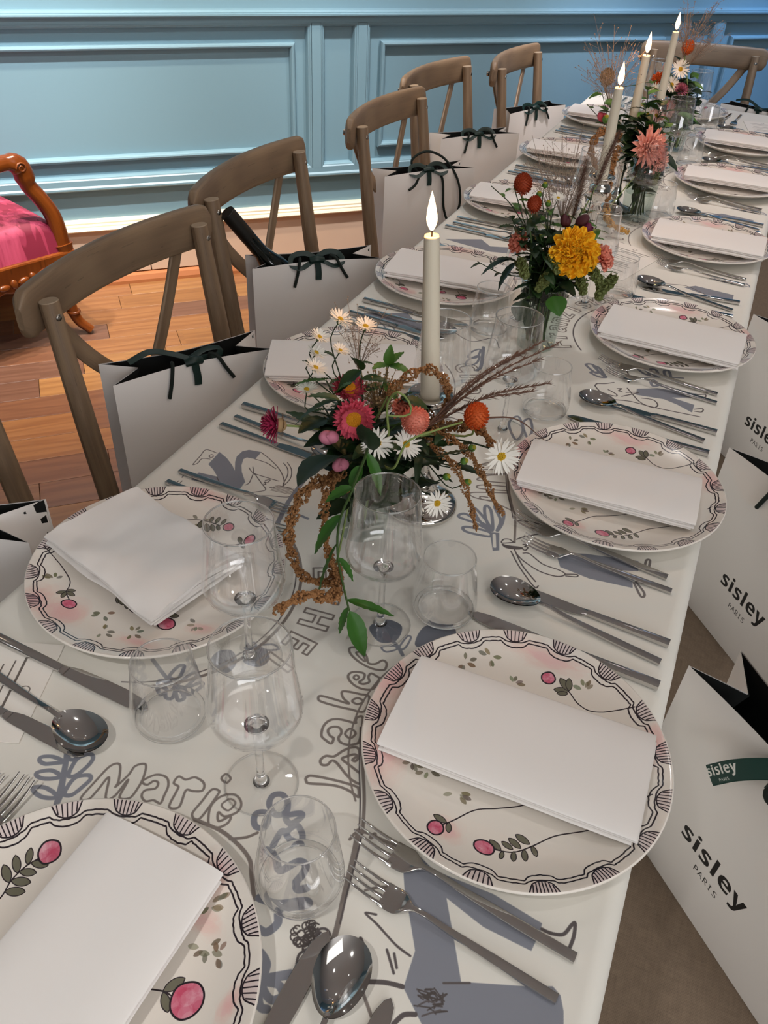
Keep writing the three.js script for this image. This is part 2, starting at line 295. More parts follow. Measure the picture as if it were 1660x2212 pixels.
line([-.2781,-.3013,-.2529,-.302,-.232,-.2972,-.2173,-.2899,-.2087,-.2784,-.1975,-.2637], 0.0035, TAN); line([-.2419,-.2989,-.2303,-.3062,-.2241,-.3137], 0.0025, TAN);
// --- flower outline under the nearest tumbler
for (const a of [[-.2284,-.3409,-.2299,-.3497,-.2236,-.3542,-.2155,-.3501,-.2118,-.341,-.2184,-.3348], [-.2259,-.3327,-.2339,-.329,-.2326,-.322,-.2272,-.3177,-.2208,-.3215], [-.2098,-.3373,-.1998,-.3451,-.1978,-.3415,-.2031,-.3329]]) loop(a, 0.0055);
line([-.2066,-.3091,-.206,-.3241,-.196,-.32,-.1872,-.3219,-.1896,-.3288,-.1979,-.3338,-.202,-.3259], 0.0055, PRINT);
line([-.2091,-.3037,-.1987,-.3001,-.1905,-.2929,-.1812,-.3055,-.1737,-.3056,-.1726,-.2972,-.174,-.2898,-.17,-.285,-.1642,-.289], 0.0065, PRINT);
line([-.1944,-.266,-.1789,-.2681,-.1612,-.279,-.1577,-.2772,-.1745,-.2651,-.1714,-.2549,-.1755,-.2456,-.182,-.245], 0.0065, PRINT);
line([-.1633,-.2133,-.1445,-.2264], 0.007, PRINT); line([-.1719,-.2306,-.1636,-.2252,-.16,-.2118,-.1489,-.2053,-.1425,-.2112,-.1487,-.2163,-.1587,-.2139], 0.006, PRINT); line([-.1689,-.2227,-.1552,-.1996,-.1482,-.1986], 0.006, PRINT);
// --- standing figure before the nearest right-hand plate
fill([-.104,-.3445,-.102,-.3502,-.0967,-.3546,-.0761,-.3465,-.0261,-.3483,.0161,-.3423,.0165,-.335,.0141,-.3183,-.0249,-.3199,-.0594,-.3293,-.0422,-.3004,-.0274,-.2747,.0164,-.2917,.0357,-.3006,.0426,-.2967,.0472,-.2873,.051,-.2723,-.0377,-.2315,-.0647,-.253,-.0668,-.281,-.0801,-.3024,-.0929,-.3223]);
line([.0173,-.3379,.0251,-.3379,.0336,-.3413,.0375,-.3506,.0399,-.3534,.0413,-.3425,.0401,-.3307], 0.0028); line([-.039,-.2684,-.0212,-.2767], 0.0016);
line([-.0687,-.2759,-.0819,-.2787,-.1021,-.2872,-.113,-.2908,-.1049,-.2934], 0.0018); line([-.1082,-.2716,-.104,-.2668,-.1074,-.2629,-.1023,-.2606,-.1038,-.2552,-.1081,-.2548], 0.003); line([-.0866,-.2726,-.0752,-.2593], 0.002); line([-.0805,-.2723,-.0747,-.2637], 0.002);
line([-.0938,-.2442,-.0792,-.2504,-.0656,-.2533], 0.0035); line([-.0909,-.2379,-.0798,-.2273,-.0743,-.222], 0.0025, TAN); line([-.0617,-.2279,-.0576,-.2361,-.0501,-.24], 0.0035);
line([-.1477,-.3519,-.1413,-.327,-.1349,-.2991,-.1283,-.2717,-.1258,-.2567,-.1235,-.2423], 0.0045, TAN); line([-.1443,-.3526,-.1391,-.3299,-.1335,-.3015,-.1276,-.2753], 0.0016, INK);
line([-.151,-.3415,-.1485,-.3496,-.1391,-.3531,-.1227,-.3529,-.1011,-.3525], 0.0025, TAN); line([-.1354,-.3509,-.1339,-.3545], 0.004, TAN); line([-.1208,-.3075,-.1125,-.314,-.1027,-.3192], 0.0022, TAN);
reseed(5);
for (let i = 0; i < 34; i++) { const w = rr(0, 6.3), r = Math.sqrt(rnd()) * 0.011, c0 = [-.1448,-.2566]; const x = c0[0] + Math.cos(w) * r * 1.1, z = c0[1] + Math.sin(w) * r * 0.9; ART.push((c) => { c.beginPath(); c.arc(x, z, 0.0028, 0, 5); c.lineWidth = 0.0011; c.strokeStyle = '#4d4644'; c.stroke(); }); }
line([-.1432,-.2331,-.1453,-.2414,-.1413,-.2479,-.1345,-.2574,-.1311,-.2638,-.1351,-.2668,-.1399,-.2646,-.1406,-.2594], 0.002); line([-.1392,-.2601,-.1383,-.2621], 0.003); line([-.1338,-.261,-.1321,-.2631], 0.003);
for (let i = 0; i < 26; i++) { const c0 = [-.0413,-.252], x = c0[0] + rr(-0.011, 0.008), z = c0[1] + rr(-0.008, 0.006); line([x, z, x + rr(-0.006, 0.006), z + rr(-0.004, 0.004), x + rr(-0.006, 0.006), z + rr(-0.004, 0.004)], 0.0009, '#4d4644'); }
line([-.0508,-.2456,-.0456,-.2516,-.0399,-.2528], 0.0012); line([-.0452,-.2411,-.0402,-.2456,-.0345,-.2503], 0.0012);
// --- the name beside the nearest right-hand plate
for (const a of [[-.2121,-.378,-.21,-.3816,-.2012,-.3843,-.1903,-.3866,-.1782,-.3885,-.1678,-.3895,-.1645,-.3877,-.1615,-.3814,-.1638,-.3811,-.1726,-.383,-.1824,-.3827,-.1929,-.3798,-.2071,-.3743,-.2105,-.3753], [-.1939,-.4594,-.1991,-.4579,-.1987,-.4538,-.198,-.4511,-.207,-.4498,-.2147,-.4481,-.2211,-.4437,-.2236,-.436,-.2221,-.4278,-.2195,-.4234,-.214,-.4214,-.2083,-.4204,-.2088,-.4266,-.213,-.4277,-.2172,-.4314,-.2171,-.4359,-.2125,-.4394,-.2079,-.4391,-.2048,-.4349,-.2051,-.4297,-.2021,-.4259,-.1961,-.4253,-.1893,-.4283,-.1858,-.4352], [-.196,-.4673,-.2093,-.4636,-.2243,-.4609,-.2396,-.4597,-.2434,-.4622,-.2422,-.4658,-.2277,-.4678,-.2136,-.4692,-.2214,-.4729,-.2258,-.479,-.2214,-.4819,-.2083,-.4845,-.1989,-.4852], [-.1996,-.496,-.2093,-.4912,-.2206,-.4928,-.2283,-.4984,-.2289,-.5043,-.2241,-.5084,-.2158,-.5098,-.2136,-.5033,-.2157,-.4978,-.211,-.4972,-.2067,-.5024,-.2102,-.5079,-.2095,-.5133,-.2033,-.5124,-.1992,-.5103], [-.2003,-.5227,-.2101,-.5196,-.2231,-.5207,-.237,-.526,-.2434,-.5321,-.2421,-.5366,-.2345,-.5377,-.2239,-.5324,-.2179,-.5247,-.211,-.5266,-.2063,-.5342,-.2012,-.5329,-.1991,-.5265]]) loop(a, 0.0026, TAN);
line([-.1719,-.4035,-.1819,-.4066,-.1915,-.4096,-.1894,-.4137,-.1838,-.419,-.1809,-.4183,-.1827,-.4129,-.1793,-.4134,-.179,-.4201,-.1832,-.4264,-.1888,-.4251,-.1947,-.4181,-.1995,-.4091,-.2064,-.4064,-.209,-.4004,-.206,-.3965,-.2012,-.3982,-.1992,-.4043,-.1937,-.4036,-.1825,-.3973,-.1749,-.394,-.1674,-.3928], 0.0026, TAN);
loop([-.2013,-.4359,-.1995,-.4431,-.1926,-.4407,-.1948,-.4334], 0.0024, TAN); loop([-.2119,-.4734,-.2086,-.4791,-.202,-.4779,-.2054,-.4724], 0.0024, TAN); loop([-.2233,-.5008,-.2223,-.5046,-.2185,-.5032,-.2196,-.499], 0.0024, TAN); loop([-.2228,-.525,-.2314,-.5287,-.2353,-.5322,-.2303,-.5338,-.2226,-.527], 0.0022, TAN);
line([-.1916,-.4488,-.1813,-.4263,-.1704,-.4019,-.159,-.3793,-.1475,-.353], 0.0013, INK); line([-.1853,-.4392,-.1697,-.408,-.1558,-.3808,-.1438,-.3517], 0.003, TAN); ring(-0.05, -0.479, 0.152, 2.4, 4.4, 0.0018);
// --- pomegranates between the glasses
for (const a of [[-.238,-.5729,-.2262,-.5894,-.2075,-.5879,-.2041,-.5671,-.217,-.5564,-.2302,-.5617], [-.1865,-.5787,-.1841,-.5994,-.167,-.6109,-.1523,-.6075,-.1499,-.5864,-.1794,-.5676], [-.3636,-.4536,-.3642,-.47,-.3524,-.4778,-.3397,-.468,-.3391,-.4521,-.3521,-.447], [-.3328,-.4701,-.3342,-.4889,-.3214,-.4952,-.3111,-.4841,-.3157,-.4715]]) blob(a, '#757a86');
line([-.2068,-.5636,-.1977,-.5572,-.1905,-.5501], 0.004, PRINT); loop([-.2144,-.5505,-.2042,-.5576,-.199,-.5552,-.2074,-.5467], 0.0022); loop([-.1977,-.5572,-.1961,-.5762,-.1918,-.5761,-.192,-.56], 0.0022);
line([-.3457,-.4515,-.3458,-.4671,-.3423,-.4793], 0.0015, INK); loop([-.3301,-.4959,-.3181,-.5039,-.3098,-.5008,-.3207,-.4941], 0.0026); loop([-.3413,-.4868,-.3376,-.4972,-.3332,-.4936], 0.0026);
// --- sprig under the left tumbler
line([-.417,-.4323,-.3866,-.4171,-.3624,-.4096], 0.004, PRINT);
for (const a of [[-.3947,-.4131,-.3898,-.4026,-.3824,-.3998,-.385,-.4126], [-.3844,-.4117,-.3776,-.3991,-.371,-.4004,-.3752,-.411], [-.373,-.4095,-.3645,-.401,-.3606,-.4054,-.3675,-.4109], [-.3889,-.4212,-.3887,-.4359,-.3833,-.4386,-.3797,-.423], [-.3757,-.4172,-.3712,-.4344,-.3654,-.434,-.3673,-.4167], [-.3656,-.4143,-.3575,-.4279,-.3536,-.4253,-.3583,-.4115]]) loop(a, 0.004);
// --- reclining figure beyond the nearest left-hand plate
fill([-.5562,-.7465,-.5588,-.7778,-.5422,-.7699,-.5266,-.7589,-.5169,-.7495,-.5274,-.7673,-.5324,-.7795,-.532,-.7933,-.5258,-.8005,-.5081,-.8036,-.507,-.7853,-.519,-.7835,-.5209,-.778,-.5158,-.7645,-.5074,-.7516,-.4918,-.7345,-.49,-.7191,-.4964,-.7131,-.5059,-.7123,-.5286,-.7266,-.5433,-.7387]); fill([-.5566,-.7066,-.5567,-.7247,-.528,-.7283,-.5097,-.713]);
for (const a of [[-.5604,-.7739,-.5778,-.774,-.5762,-.7567,-.5739,-.7368,-.5701,-.7422,-.5707,-.7537,-.5607,-.7574], [-.5615,-.7668,-.5649,-.768,-.5661,-.7644,-.5642,-.7615,-.5609,-.7617,-.5601,-.7651], [-.5604,-.72,-.5719,-.7189,-.5696,-.7054], [-.5692,-.6974,-.5693,-.6864,-.5652,-.6891,-.5654,-.6993], [-.5077,-.8029,-.4909,-.7951,-.4699,-.7825,-.4541,-.7678,-.4455,-.7556,-.4439,-.7482], [-.507,-.7853,-.4883,-.7846,-.4711,-.7784], [-.5039,-.7643,-.4924,-.7565,-.4717,-.7559,-.4542,-.7561], [-.5003,-.7682,-.4931,-.7576,-.4886,-.7444,-.4861,-.7347,-.4883,-.7286], [-.4918,-.7569,-.4719,-.742,-.4598,-.7319,-.4685,-.7221,-.48,-.7109], [-.4705,-.7496,-.4653,-.7536,-.4655,-.7467,-.4693,-.7461,-.4653,-.7421,-.4684,-.7416], [-.5299,-.7265,-.5194,-.7176,-.5071,-.7116], [-.4574,-.7385,-.4437,-.7478,-.4288,-.7478,-.4242,-.7394,-.4277,-.731,-.4479,-.7234,-.4769,-.7085], [-.4684,-.7949,-.4575,-.786,-.4501,-.7727,-.4456,-.7528], [-.4644,-.7985,-.4516,-.7862,-.4432,-.7678,-.4432,-.7499]]) line(a, 0.0012, INK);
for (let i = 0; i < 7; i++) line([-.4538,-.7407, -.4271,-.7443].map((v, k) => v + (k % 2 ? (i - 3) * 0.0022 : rr(-0.002, 0.002))), 0.001, TAN);
ring(-0.482, -0.537, 0.158, -0.95, 1.0, 0.0035); ring(-0.482, -0.537, 0.152, -0.95, 1.2, 0.0013, INK); arcName('ETHEL', -0.482, -0.537, 0.172, -0.5, 0.2, 0.046);
line([-.4124,-.6798,-.4203,-.7173,-.4238,-.7482,-.4251,-.776], 0.006, PRINT); line([-.4234,-.7051,-.4009,-.7061,-.3837,-.7045], 0.004, PRINT);
// --- before the second right-hand plate: hand-shaped plant, name, seated figure
fill([-.171,-.7827,-.16,-.7867,-.15,-.7552,-.1567,-.7504,-.1687,-.7776]);
for (const a of [[-.171,-.7858,-.1918,-.7911,-.2137,-.7929,-.2165,-.798,-.2096,-.8032,-.1921,-.7974,-.1728,-.7912], [-.1683,-.7747,-.1886,-.7706,-.2002,-.771,-.2034,-.7773,-.1923,-.7813,-.1718,-.7823], [-.1719,-.7885,-.1849,-.8076,-.1923,-.827,-.1899,-.8316,-.1819,-.8223,-.1703,-.7924], [-.1702,-.7862,-.1879,-.7963,-.2047,-.8173,-.2014,-.819,-.1822,-.8024], [-.1637,-.7895,-.1657,-.8108,-.1806,-.833,-.1781,-.8377,-.1677,-.8295,-.1623,-.8061]]) loop(a, 0.0042);
line([-.1644,-.7798,-.1571,-.7591], 0.004, CLOTH);
for (const a of [[-.1746,-.8706,-.2169,-.8497,-.2119,-.841,-.1877,-.843,-.1594,-.8371], [-.1957,-.8493,-.2047,-.8464,-.201,-.8414,-.1887,-.846], [-.176,-.8752,-.2103,-.863,-.2158,-.8673,-.2042,-.8751,-.1815,-.8832], [-.1848,-.8905,-.22,-.8797,-.2109,-.8955,-.1902,-.9081], [-.1938,-.9195,-.224,-.9038,-.212,-.8987,-.1913,-.9113], [-.1951,-.9303,-.2261,-.9162,-.2157,-.9294]]) line(a, 0.0022, TAN);
line([-.1912,-.9246,-.1766,-.8803,-.1604,-.8433,-.1509,-.8249,-.1377,-.7779], 0.003, TAN); line([-.1929,-.92,-.1788,-.8791,-.162,-.8425,-.1534,-.8236], 0.0014, INK);
fill([-.0871,-.7824,-.053,-.7966,.0071,-.8121,.0104,-.7937,-.0199,-.7814,.0074,-.7728,.0095,-.7616,-.0399,-.7547,-.0757,-.7591]);
for (const a of [[.0092,-.8002,.0153,-.8047,.0156,-.8179,.0196,-.8199,.0207,-.8032], [.0094,-.7711,.0203,-.7524,.0241,-.7542,.0221,-.7612,.0115,-.7735]]) line(a, 0.003, '#77716f');
for (const a of [[-.1377,-.7779,-.1509,-.7697,-.1514,-.7771,-.145,-.7804,-.1385,-.7775], [-.127,-.7788,-.1213,-.7816,-.1242,-.7757,-.1202,-.7762,-.1215,-.7695,-.1255,-.7705], [-.137,-.7603,-.1193,-.7373,-.0946,-.7125,-.0904,-.7159], [-.1338,-.7649,-.1169,-.7414,-.0954,-.7215], [-.1291,-.7583,-.1175,-.7496,-.0955,-.7408,-.0747,-.7414,-.0672,-.7494,-.076,-.7533,-.0958,-.7548,-.1149,-.7655,-.1224,-.7632], [-.0672,-.7494,-.0547,-.7551,-.0542,-.7509,-.0657,-.7468], [-.1492,-.8192,-.1302,-.8256,-.1044,-.8275], [-.1369,-.7844,-.1288,-.7947,-.1083,-.8144,-.127,-.8144]]) line(a, 0.0017, INK);
blob([-.1505,-.7684,-.1433,-.769,-.128,-.7731,-.1247,-.7709,-.1314,-.7661,-.1433,-.763,-.1485,-.7649], '#5f5858');
// --- before the third right-hand plate: twigs, name, figure with a scarf
for (const a of [[-.1624,-1.2725,-.1524,-1.278,-.1389,-1.2595,-.1431,-1.253], [-.1497,-1.2494,-.1381,-1.2557,-.1234,-1.2469,-.1332,-1.2416], [-.1494,-1.2731,-.1398,-1.2718,-.125,-1.246], [-.0803,-1.2997,-.0719,-1.3043,-.0602,-1.2893,-.0692,-1.2887], [-.0618,-1.3097,-.0527,-1.3103,-.0456,-1.2888,-.0575,-1.295], [-.0547,-1.2674,-.0504,-1.2738,-.0414,-1.2623,-.0489,-1.2542], [-.0403,-1.3128,-.0339,-1.3184,-.0267,-1.2948,-.034,-1.2951]]) loop(a, 0.005, PRINT);
line([-.0723,-1.2703,-.0473,-1.2879,-.0087,-1.3045], 0.004, PRINT);
fill([-.0709,-1.2325,-.0412,-1.2504,.0192,-1.2629,.0208,-1.2501,-.0154,-1.2308,.0197,-1.2248,.0197,-1.1988,-.0041,-1.2121,-.0258,-1.2195,-.0682,-1.2123]);
for (const a of [[-.1334,-1.209,-.1317,-1.2179,-.1203,-1.224,-.1081,-1.2346], [-.1334,-1.209,-.1191,-1.1929,-.0977,-1.1919,-.0973,-1.1987,-.1114,-1.2068], [-.112,-1.1928,-.0989,-1.1806,-.0723,-1.1871,-.0309,-1.1867,.0323,-1.1917], [-.0992,-1.2173,-.0928,-1.2208,-.0962,-1.211,-.091,-1.2118], [-.0879,-1.196,-.0662,-1.2212,-.0839,-1.2117], [-.085,-1.2269,-.073,-1.2098,-.0574,-1.1913,-.0374,-1.1851,-.0322,-1.1971,-.0415,-1.2092,-.0583,-1.206], [.0197,-1.2592,.0318,-1.2657,.0315,-1.2539,.0215,-1.2516], [.0215,-1.2108,.0332,-1.2188,.0329,-1.2076,.0223,-1.2046], [-.1296,-1.2947,-.1161,-1.302,-.1005,-1.2888,-.0887,-1.2656,-.0869,-1.246]]) line(a, 0.0022, INK);
arcName('Franziska', -0.05, -1.419, 0.178, 2.62, 0.165, 0.052); ring(-0.05, -1.419, 0.165, 2.5, 4.4, 0.0024, INK);
// --- further places: a grey figure, a twig and a name by each plate
[[-1.934, 'Solveig'], [-2.425, 'Annika'], [-2.85, 'Beate']].forEach(([z, w], i) => {
  arcName(w, -0.05, z, 0.176, 2.55, 0.19, 0.05); ring(-0.05, z, 0.164, 2.5, 4.4, 0.002, TAN);
  const o = z + 0.245; fill([-0.04, o - 0.02, 0.035, o - 0.012, 0.035, o + 0.02, -0.03, o + 0.012, -0.06, o]); line([-0.13, o - 0.02, -0.1, o, -0.06, o - 0.01, -0.03, o + 0.005, 0, o + 0.03], 0.002, INK);
  for (let k = 0; k < 4; k++) loop([-0.01 + k * 0.016, z + 0.17, 0.004 + k * 0.016, z + 0.16, 0.012 + k * 0.016, z + 0.175], 0.003); line([-0.02, z + 0.17, 0.06, z + 0.165], 0.002, PRINT);
});
[[-1.044, 'Charlotte'], [-1.466, 'Marlene'], [-1.975, 'Carolin'], [-2.443, 'Judith'], [-2.93, 'Helene']].forEach(([z, w]) => {
  arcName(w, -0.482, z, 0.172, -0.7, 0.19, 0.05); ring(-0.482, z, 0.16, -0.8, 1.2, 0.002, TAN);
  const o = z - 0.235; fill([-0.57, o + 0.01, -0.5, o - 0.03, -0.47, o, -0.42, o - 0.02, -0.4, o + 0.012, -0.46, o + 0.03]); line([-0.4, o, -0.36, o + 0.02, -0.33, o - 0.01, -0.31, o + 0.02], 0.0018, INK);
  for (let k = 0; k < 5; k++) loop([-0.585 + k * 0.018, z - 0.19, -0.575 + k * 0.018, z - 0.2, -0.565 + k * 0.018, z - 0.187], 0.003); line([-0.59, z - 0.19, -0.49, z - 0.185], 0.002, PRINT);
});
for (const a of [[-.3368,-1.2381,-.3466,-1.2232,-.3457,-1.2015,-.3333,-1.2083], [-.3319,-1.2164,-.3425,-1.1923,-.3388,-1.1728,-.327,-1.1899], [-.2238,-1.0353,-.2171,-1.0606,-.1999,-1.0267,-.202,-.9982], [-.2053,-1.0451,-.1996,-1.0625,-.1877,-1.0331,-.1887,-1.0119]]) loop(a, 0.004);
line([-.3346,-1.2488,-.3172,-1.1845,-.3189,-1.166], 0.006, PRINT);
function clothTexture(w, h, zFar, zNear) {
  return canvasTexture(w, h, (c) => {
    c.fillStyle = CLOTH; c.fillRect(0, 0, w, h); const sx = w / (TX1 - TX0), sy = h / (zNear - zFar);
    c.setTransform(sx, 0, 0, sy, -TX0 * sx, -zFar * sy); for (const d of ART) d(c);
  });
}
{
  const zs = [TZ0, -0.94, -1.94, TZ1], tex = [clothTexture(1400, 2048, zs[1], zs[0]), clothTexture(1400, 2000, zs[2], zs[1]), clothTexture(700, 1450, zs[3], zs[2])];
  const ix0 = TX0 + EDGE, ix1 = TX1 - EDGE, iz0 = TZ0 - EDGE, iz1 = TZ1 + EDGE, geos = [];
  // the printed top reaches over the rounded edge; below it the cloth hangs in soft waves
  const around = (x, z) => { // height of the top at (x, z), flat inside and rolling over the edge
    const dx = Math.max(ix0 - x, x - ix1, 0), dz = Math.max(iz0 < z ? z - iz0 : 0, iz1 - z, 0), d = Math.min(Math.hypot(dx, dz), EDGE);
    return TOP - EDGE + Math.sqrt(Math.max(EDGE * EDGE - d * d, 0)) + 0.0006 * fbm(x * 9, z * 9, 2);
  };
  const xs = [0, 0.03, 0.09, 0.17, 0.28, 0.42, 0.6, 0.8, 1].map((t) => TX0 + 0.0002 + EDGE * 1.0 * t), cols = [...xs, ...Array.from({ length: 23 }, (_, i) => lerp(ix0, ix1, (i + 1) / 24)), ...xs.slice().reverse().map((x) => TX0 + TX1 - x)];
  for (let s = 0; s < 3; s++) {
    const a = zs[s], b = zs[s + 1], rows = [];
    for (let i = 0; i <= 40; i++) rows.push(lerp(a, b, i / 40));
    if (s === 0) rows.splice(0, 1, ...xs.slice(0, 8).map((x) => TZ0 - (x - TX0)));
    if (s === 2) rows.splice(rows.length - 1, 1, ...xs.slice(0, 8).reverse().map((x) => TZ1 + (x - TX0)));
    rows.sort((p, q) => p - q);
    geos.push(grid(cols.length - 1, rows.length - 1, (u, v) => { const x = cols[Math.round(u * (cols.length - 1))], z = rows[Math.round(v * (rows.length - 1))]; return [x, around(x, z), z]; },
      (u, v) => { const x = cols[Math.round(u * (cols.length - 1))], z = rows[Math.round(v * (rows.length - 1))]; return [(x - TX0) / (TX1 - TX0), (a - z) / (a - b)]; }));
    const ixs = geos[s].index.array; for (let i = 0; i < ixs.length; i += 3) { const t = ixs[i + 1]; ixs[i + 1] = ixs[i + 2]; ixs[i + 2] = t; } geos[s].computeVertexNormals();
  }
  // hanging skirt round all four sides
  const per = []; const add = (x0, z0, x1, z1, nx, nz) => { const n = Math.ceil(Math.hypot(x1 - x0, z1 - z0) / 0.02); for (let i = 0; i < n; i++) per.push([lerp(x0, x1, i / n), lerp(z0, z1, i / n), nx, nz]); };
  add(TX0, TZ0, TX1, TZ0, 0, 1); add(TX1, TZ0, TX1, TZ1, 1, 0); add(TX1, TZ1, TX0, TZ1, 0, -1); add(TX0, TZ1, TX0, TZ0, -1, 0); per.push(per[0]);
  const skirt = grid(per.length - 1, 12, (u, v) => { const [x, z, nx, nz] = per[Math.round(u * (per.length - 1))], d = v * 0.27, w = v * v * (0.012 * Math.sin((x + z) * 21) + 0.009 * Math.sin((x - z) * 47 + 1)) + 0.004 * v; return [x + nx * w, TOP - EDGE - d + 0.001, z + nz * w]; }, () => [0.5, 0.5]);
  geos.push(skirt);
  const mk = (t) => std(0xffffff, 0.8, { map: t, side: THREE.DoubleSide });
  const m = new THREE.Mesh(mergeGeometries(geos.map(flat), true), [...tex.map(mk), std(CLOTH, 0.8, two)]);
  m.name = 'tablecloth'; m.castShadow = m.receiveShadow = true; scene.add(m); tag(m, 'white tablecloth printed with grey line drawings of people, twigs and names', 'tablecloth');
}

// ---------- plates ----------
const PR = 0.1405, PD = 0.282;
const BUDRED = ['#c4405e', '#d9798f', '#e8b3bf'], LEAF = '#6f6d5c';
function plateTexture(art, s) {
  return canvasTexture(1400, 1400, (c, w) => {
    const k = w / PD; reseed(s); c.fillStyle = '#ece5db'; c.fillRect(0, 0, w, w); c.setTransform(k, 0, 0, k, w / 2, w / 2);
    const wash = (x, y, rx, ry, col, n = 26) => { for (let i = 0; i < n; i++) { c.beginPath(); c.ellipse(x + rr(-0.5, 0.5) * rx, y + rr(-0.5, 0.5) * ry, rx * rr(0.3, 0.7), ry * rr(0.3, 0.7), rr(-0.4, 0.4), 0, 6.3); c.fillStyle = col; c.fill(); } };
    for (const [x, y, rx, ry] of art.wash) wash(x, y, rx, ry, 'rgba(214,150,140,0.028)');
    for (let i = 0; i < 60; i++) { const w0 = rr(0, 6.3); wash(Math.cos(w0) * 0.134, Math.sin(w0) * 0.134, 0.014, 0.014, 'rgba(190,130,150,0.022)', 4); }
    const pen = (a, lw0, col = '#241c24', closed = false) => { trace(c, a, closed); c.lineWidth = lw0 * 1.25; c.strokeStyle = col; c.lineCap = c.lineJoin = 'round'; c.stroke(); };
    const leaf = (x0, y0, x1, y1, wd, col, outline) => { const dx = x1 - x0, dy = y1 - y0, nx = -dy * wd, ny = dx * wd; c.beginPath(); c.moveTo(x0, y0); c.bezierCurveTo(x0 + dx * 0.25 + nx, y0 + dy * 0.25 + ny, x0 + dx * 0.8 + nx, y0 + dy * 0.8 + ny, x1, y1); c.bezierCurveTo(x0 + dx * 0.8 - nx, y0 + dy * 0.8 - ny, x0 + dx * 0.25 - nx, y0 + dy * 0.25 - ny, x0, y0); c.fillStyle = col; c.fill(); if (outline) { c.lineWidth = 0.0007; c.strokeStyle = '#241c24'; c.stroke(); } };
    for (const [x, y, ...n] of art.sprays) for (let i = 0; i < 5; i++) { const w0 = rr(0, 6.3), r0 = rr(0.002, 0.006); leaf(x + Math.cos(w0) * r0, y + Math.sin(w0) * r0, x + Math.cos(w0) * (r0 + 0.009), y + Math.sin(w0) * (r0 + 0.007), 0.34, `rgba(${rr(95, 130) | 0},${rr(95, 120) | 0},${rr(75, 95) | 0},${rr(0.55, 0.9)})`); }
    for (const a of art.stems) pen(a, 0.0009);
    for (const [x0, y0, x1, y1] of art.leaves) leaf(x0, y0, x1, y1, 0.3, LEAF, true);
    for (const [x, y, rx, ry = rx] of art.buds) {
      c.save(); c.translate(x, y); c.beginPath(); c.ellipse(0, 0, rx, ry, 0, 0, 6.3); c.fillStyle = BUDRED[1]; c.fill(); c.clip();
      for (let i = 0; i < 30; i++) { c.beginPath(); c.ellipse(rr(-1, 1) * rx, rr(-1, 1) * ry, rx * 0.45, ry * 0.45, 0, 0, 6.3); c.fillStyle = i % 3 ? 'rgba(196,64,94,0.16)' : 'rgba(240,200,208,0.25)'; c.fill(); } c.restore();
      const o = []; for (let i = 0; i < 9; i++) { const w0 = (i / 9) * 6.283; o.push(x + Math.cos(w0) * rx * rr(0.97, 1.06), y + Math.sin(w0) * ry * rr(0.97, 1.06)); } pen(o, 0.0011, '#241c24', true);
    }
    // border: seventeen little fans joined by a double line
    const n = 17, fans = Array.from({ length: n }, (_, i) => (i / n) * 6.283 + rr(-0.035, 0.035)), pol = (r, w0) => [Math.cos(w0) * r, Math.sin(w0) * r];
    for (const f of fans) { c.beginPath(); c.arc(0, 0, 0.1395, f - 0.085, f + 0.085); c.arc(...pol(0.139, f), 0.0115, f + Math.PI / 2, f - Math.PI / 2 + 6.283); c.fillStyle = 'rgba(150,105,130,0.16)'; c.fill(); }
    for (const [base, dip] of [[0.1315, 0.0045], [0.128, 0.0062]]) { const o = []; for (let i = 0; i < 340; i++) { const w0 = (i / 340) * 6.283; let r = base; for (const f of fans) { const d = Math.abs(((w0 - f + 9.425) % 6.283) - 3.1416); r -= dip * (d < 0.1 ? Math.sqrt(1 - (d / 0.1) ** 2) : 0); } o.push(...pol(r + rr(-0.0003, 0.0003), w0)); } pen(o, 0.001, '#241c24', true); }
    for (const f of fans) { const m = 5 + Math.floor(rnd() * 3), arc = []; for (let i = 0; i <= 8; i++) { const t = i / 4 - 1; arc.push(...pol(0.1398 - 0.0118 * Math.sqrt(Math.max(0, 1 - t * t)), f + t * 0.088)); } pen(arc, 0.0009); for (let i = 0; i < m; i++) { const t = (i + 0.5) / m * 1.7 - 0.85; pen([...pol(0.1398, f + t * 0.09), ...pol(0.1398 - 0.0108 * Math.sqrt(1 - t * t), f + t * 0.082)], 0.0008); } }
  });
}
const AR = {
  wash: [[...[-.0026,-.1195], 0.05, 0.014], [...[-.1041,.0478], 0.025, 0.06], [...[-.131,-.0166], 0.022, 0.05], [...[-.028,.1018], 0.02, 0.014], [...[.116,-.0578], 0.015, 0.03]],
  sprays: [[-.0758,-.0792], [-.0539,-.0974], [-.0232,-.0774], [-.0801,.0505], [-.0639,.0521], [-.0333,.0622], [.0434,-.0971]],
  stems: [[.0228,-.0941,.031,-.0897,.0423,-.0801,.0588,-.0774,.0921,-.0916], [-.0344,.0992,-.0281,.0917,-.0132,.0721,.0051,.0613,.0233,.0494,.0368,.0332], [.0124,.1006,.0283,.096,.0405,.0844,.0562,.066,.077,.0518,.0919,.0411], [.1189,.0008,.1239,-.0038]],
  leaves: [[.0295,-.0917,.0152,-.0876], [.0295,-.0917,.0175,-.1029], [.0295,-.0917,.0257,-.1054], [.0293,-.0883,.0191,-.0845], [-.0307,.0946,-.0435,.0923], [-.0294,.0933,-.026,.1033], [.0187,.0986,.0073,.0932], [.0275,.0935,.0169,.0902], [.0333,.0897,.0213,.0845], [.039,.0825,.0257,.0788], [.0205,.0987,.0206,.1073], [.0288,.0948,.031,.1049], [.0359,.0895,.0401,.1001], [.041,.0832,.0473,.0915]],
  buds: [[...[.0066,-.0984], 0.0068], [...[-.0374,.1043], 0.0068, 0.0075], [...[.0051,.1025], 0.0085, 0.0068]],
};
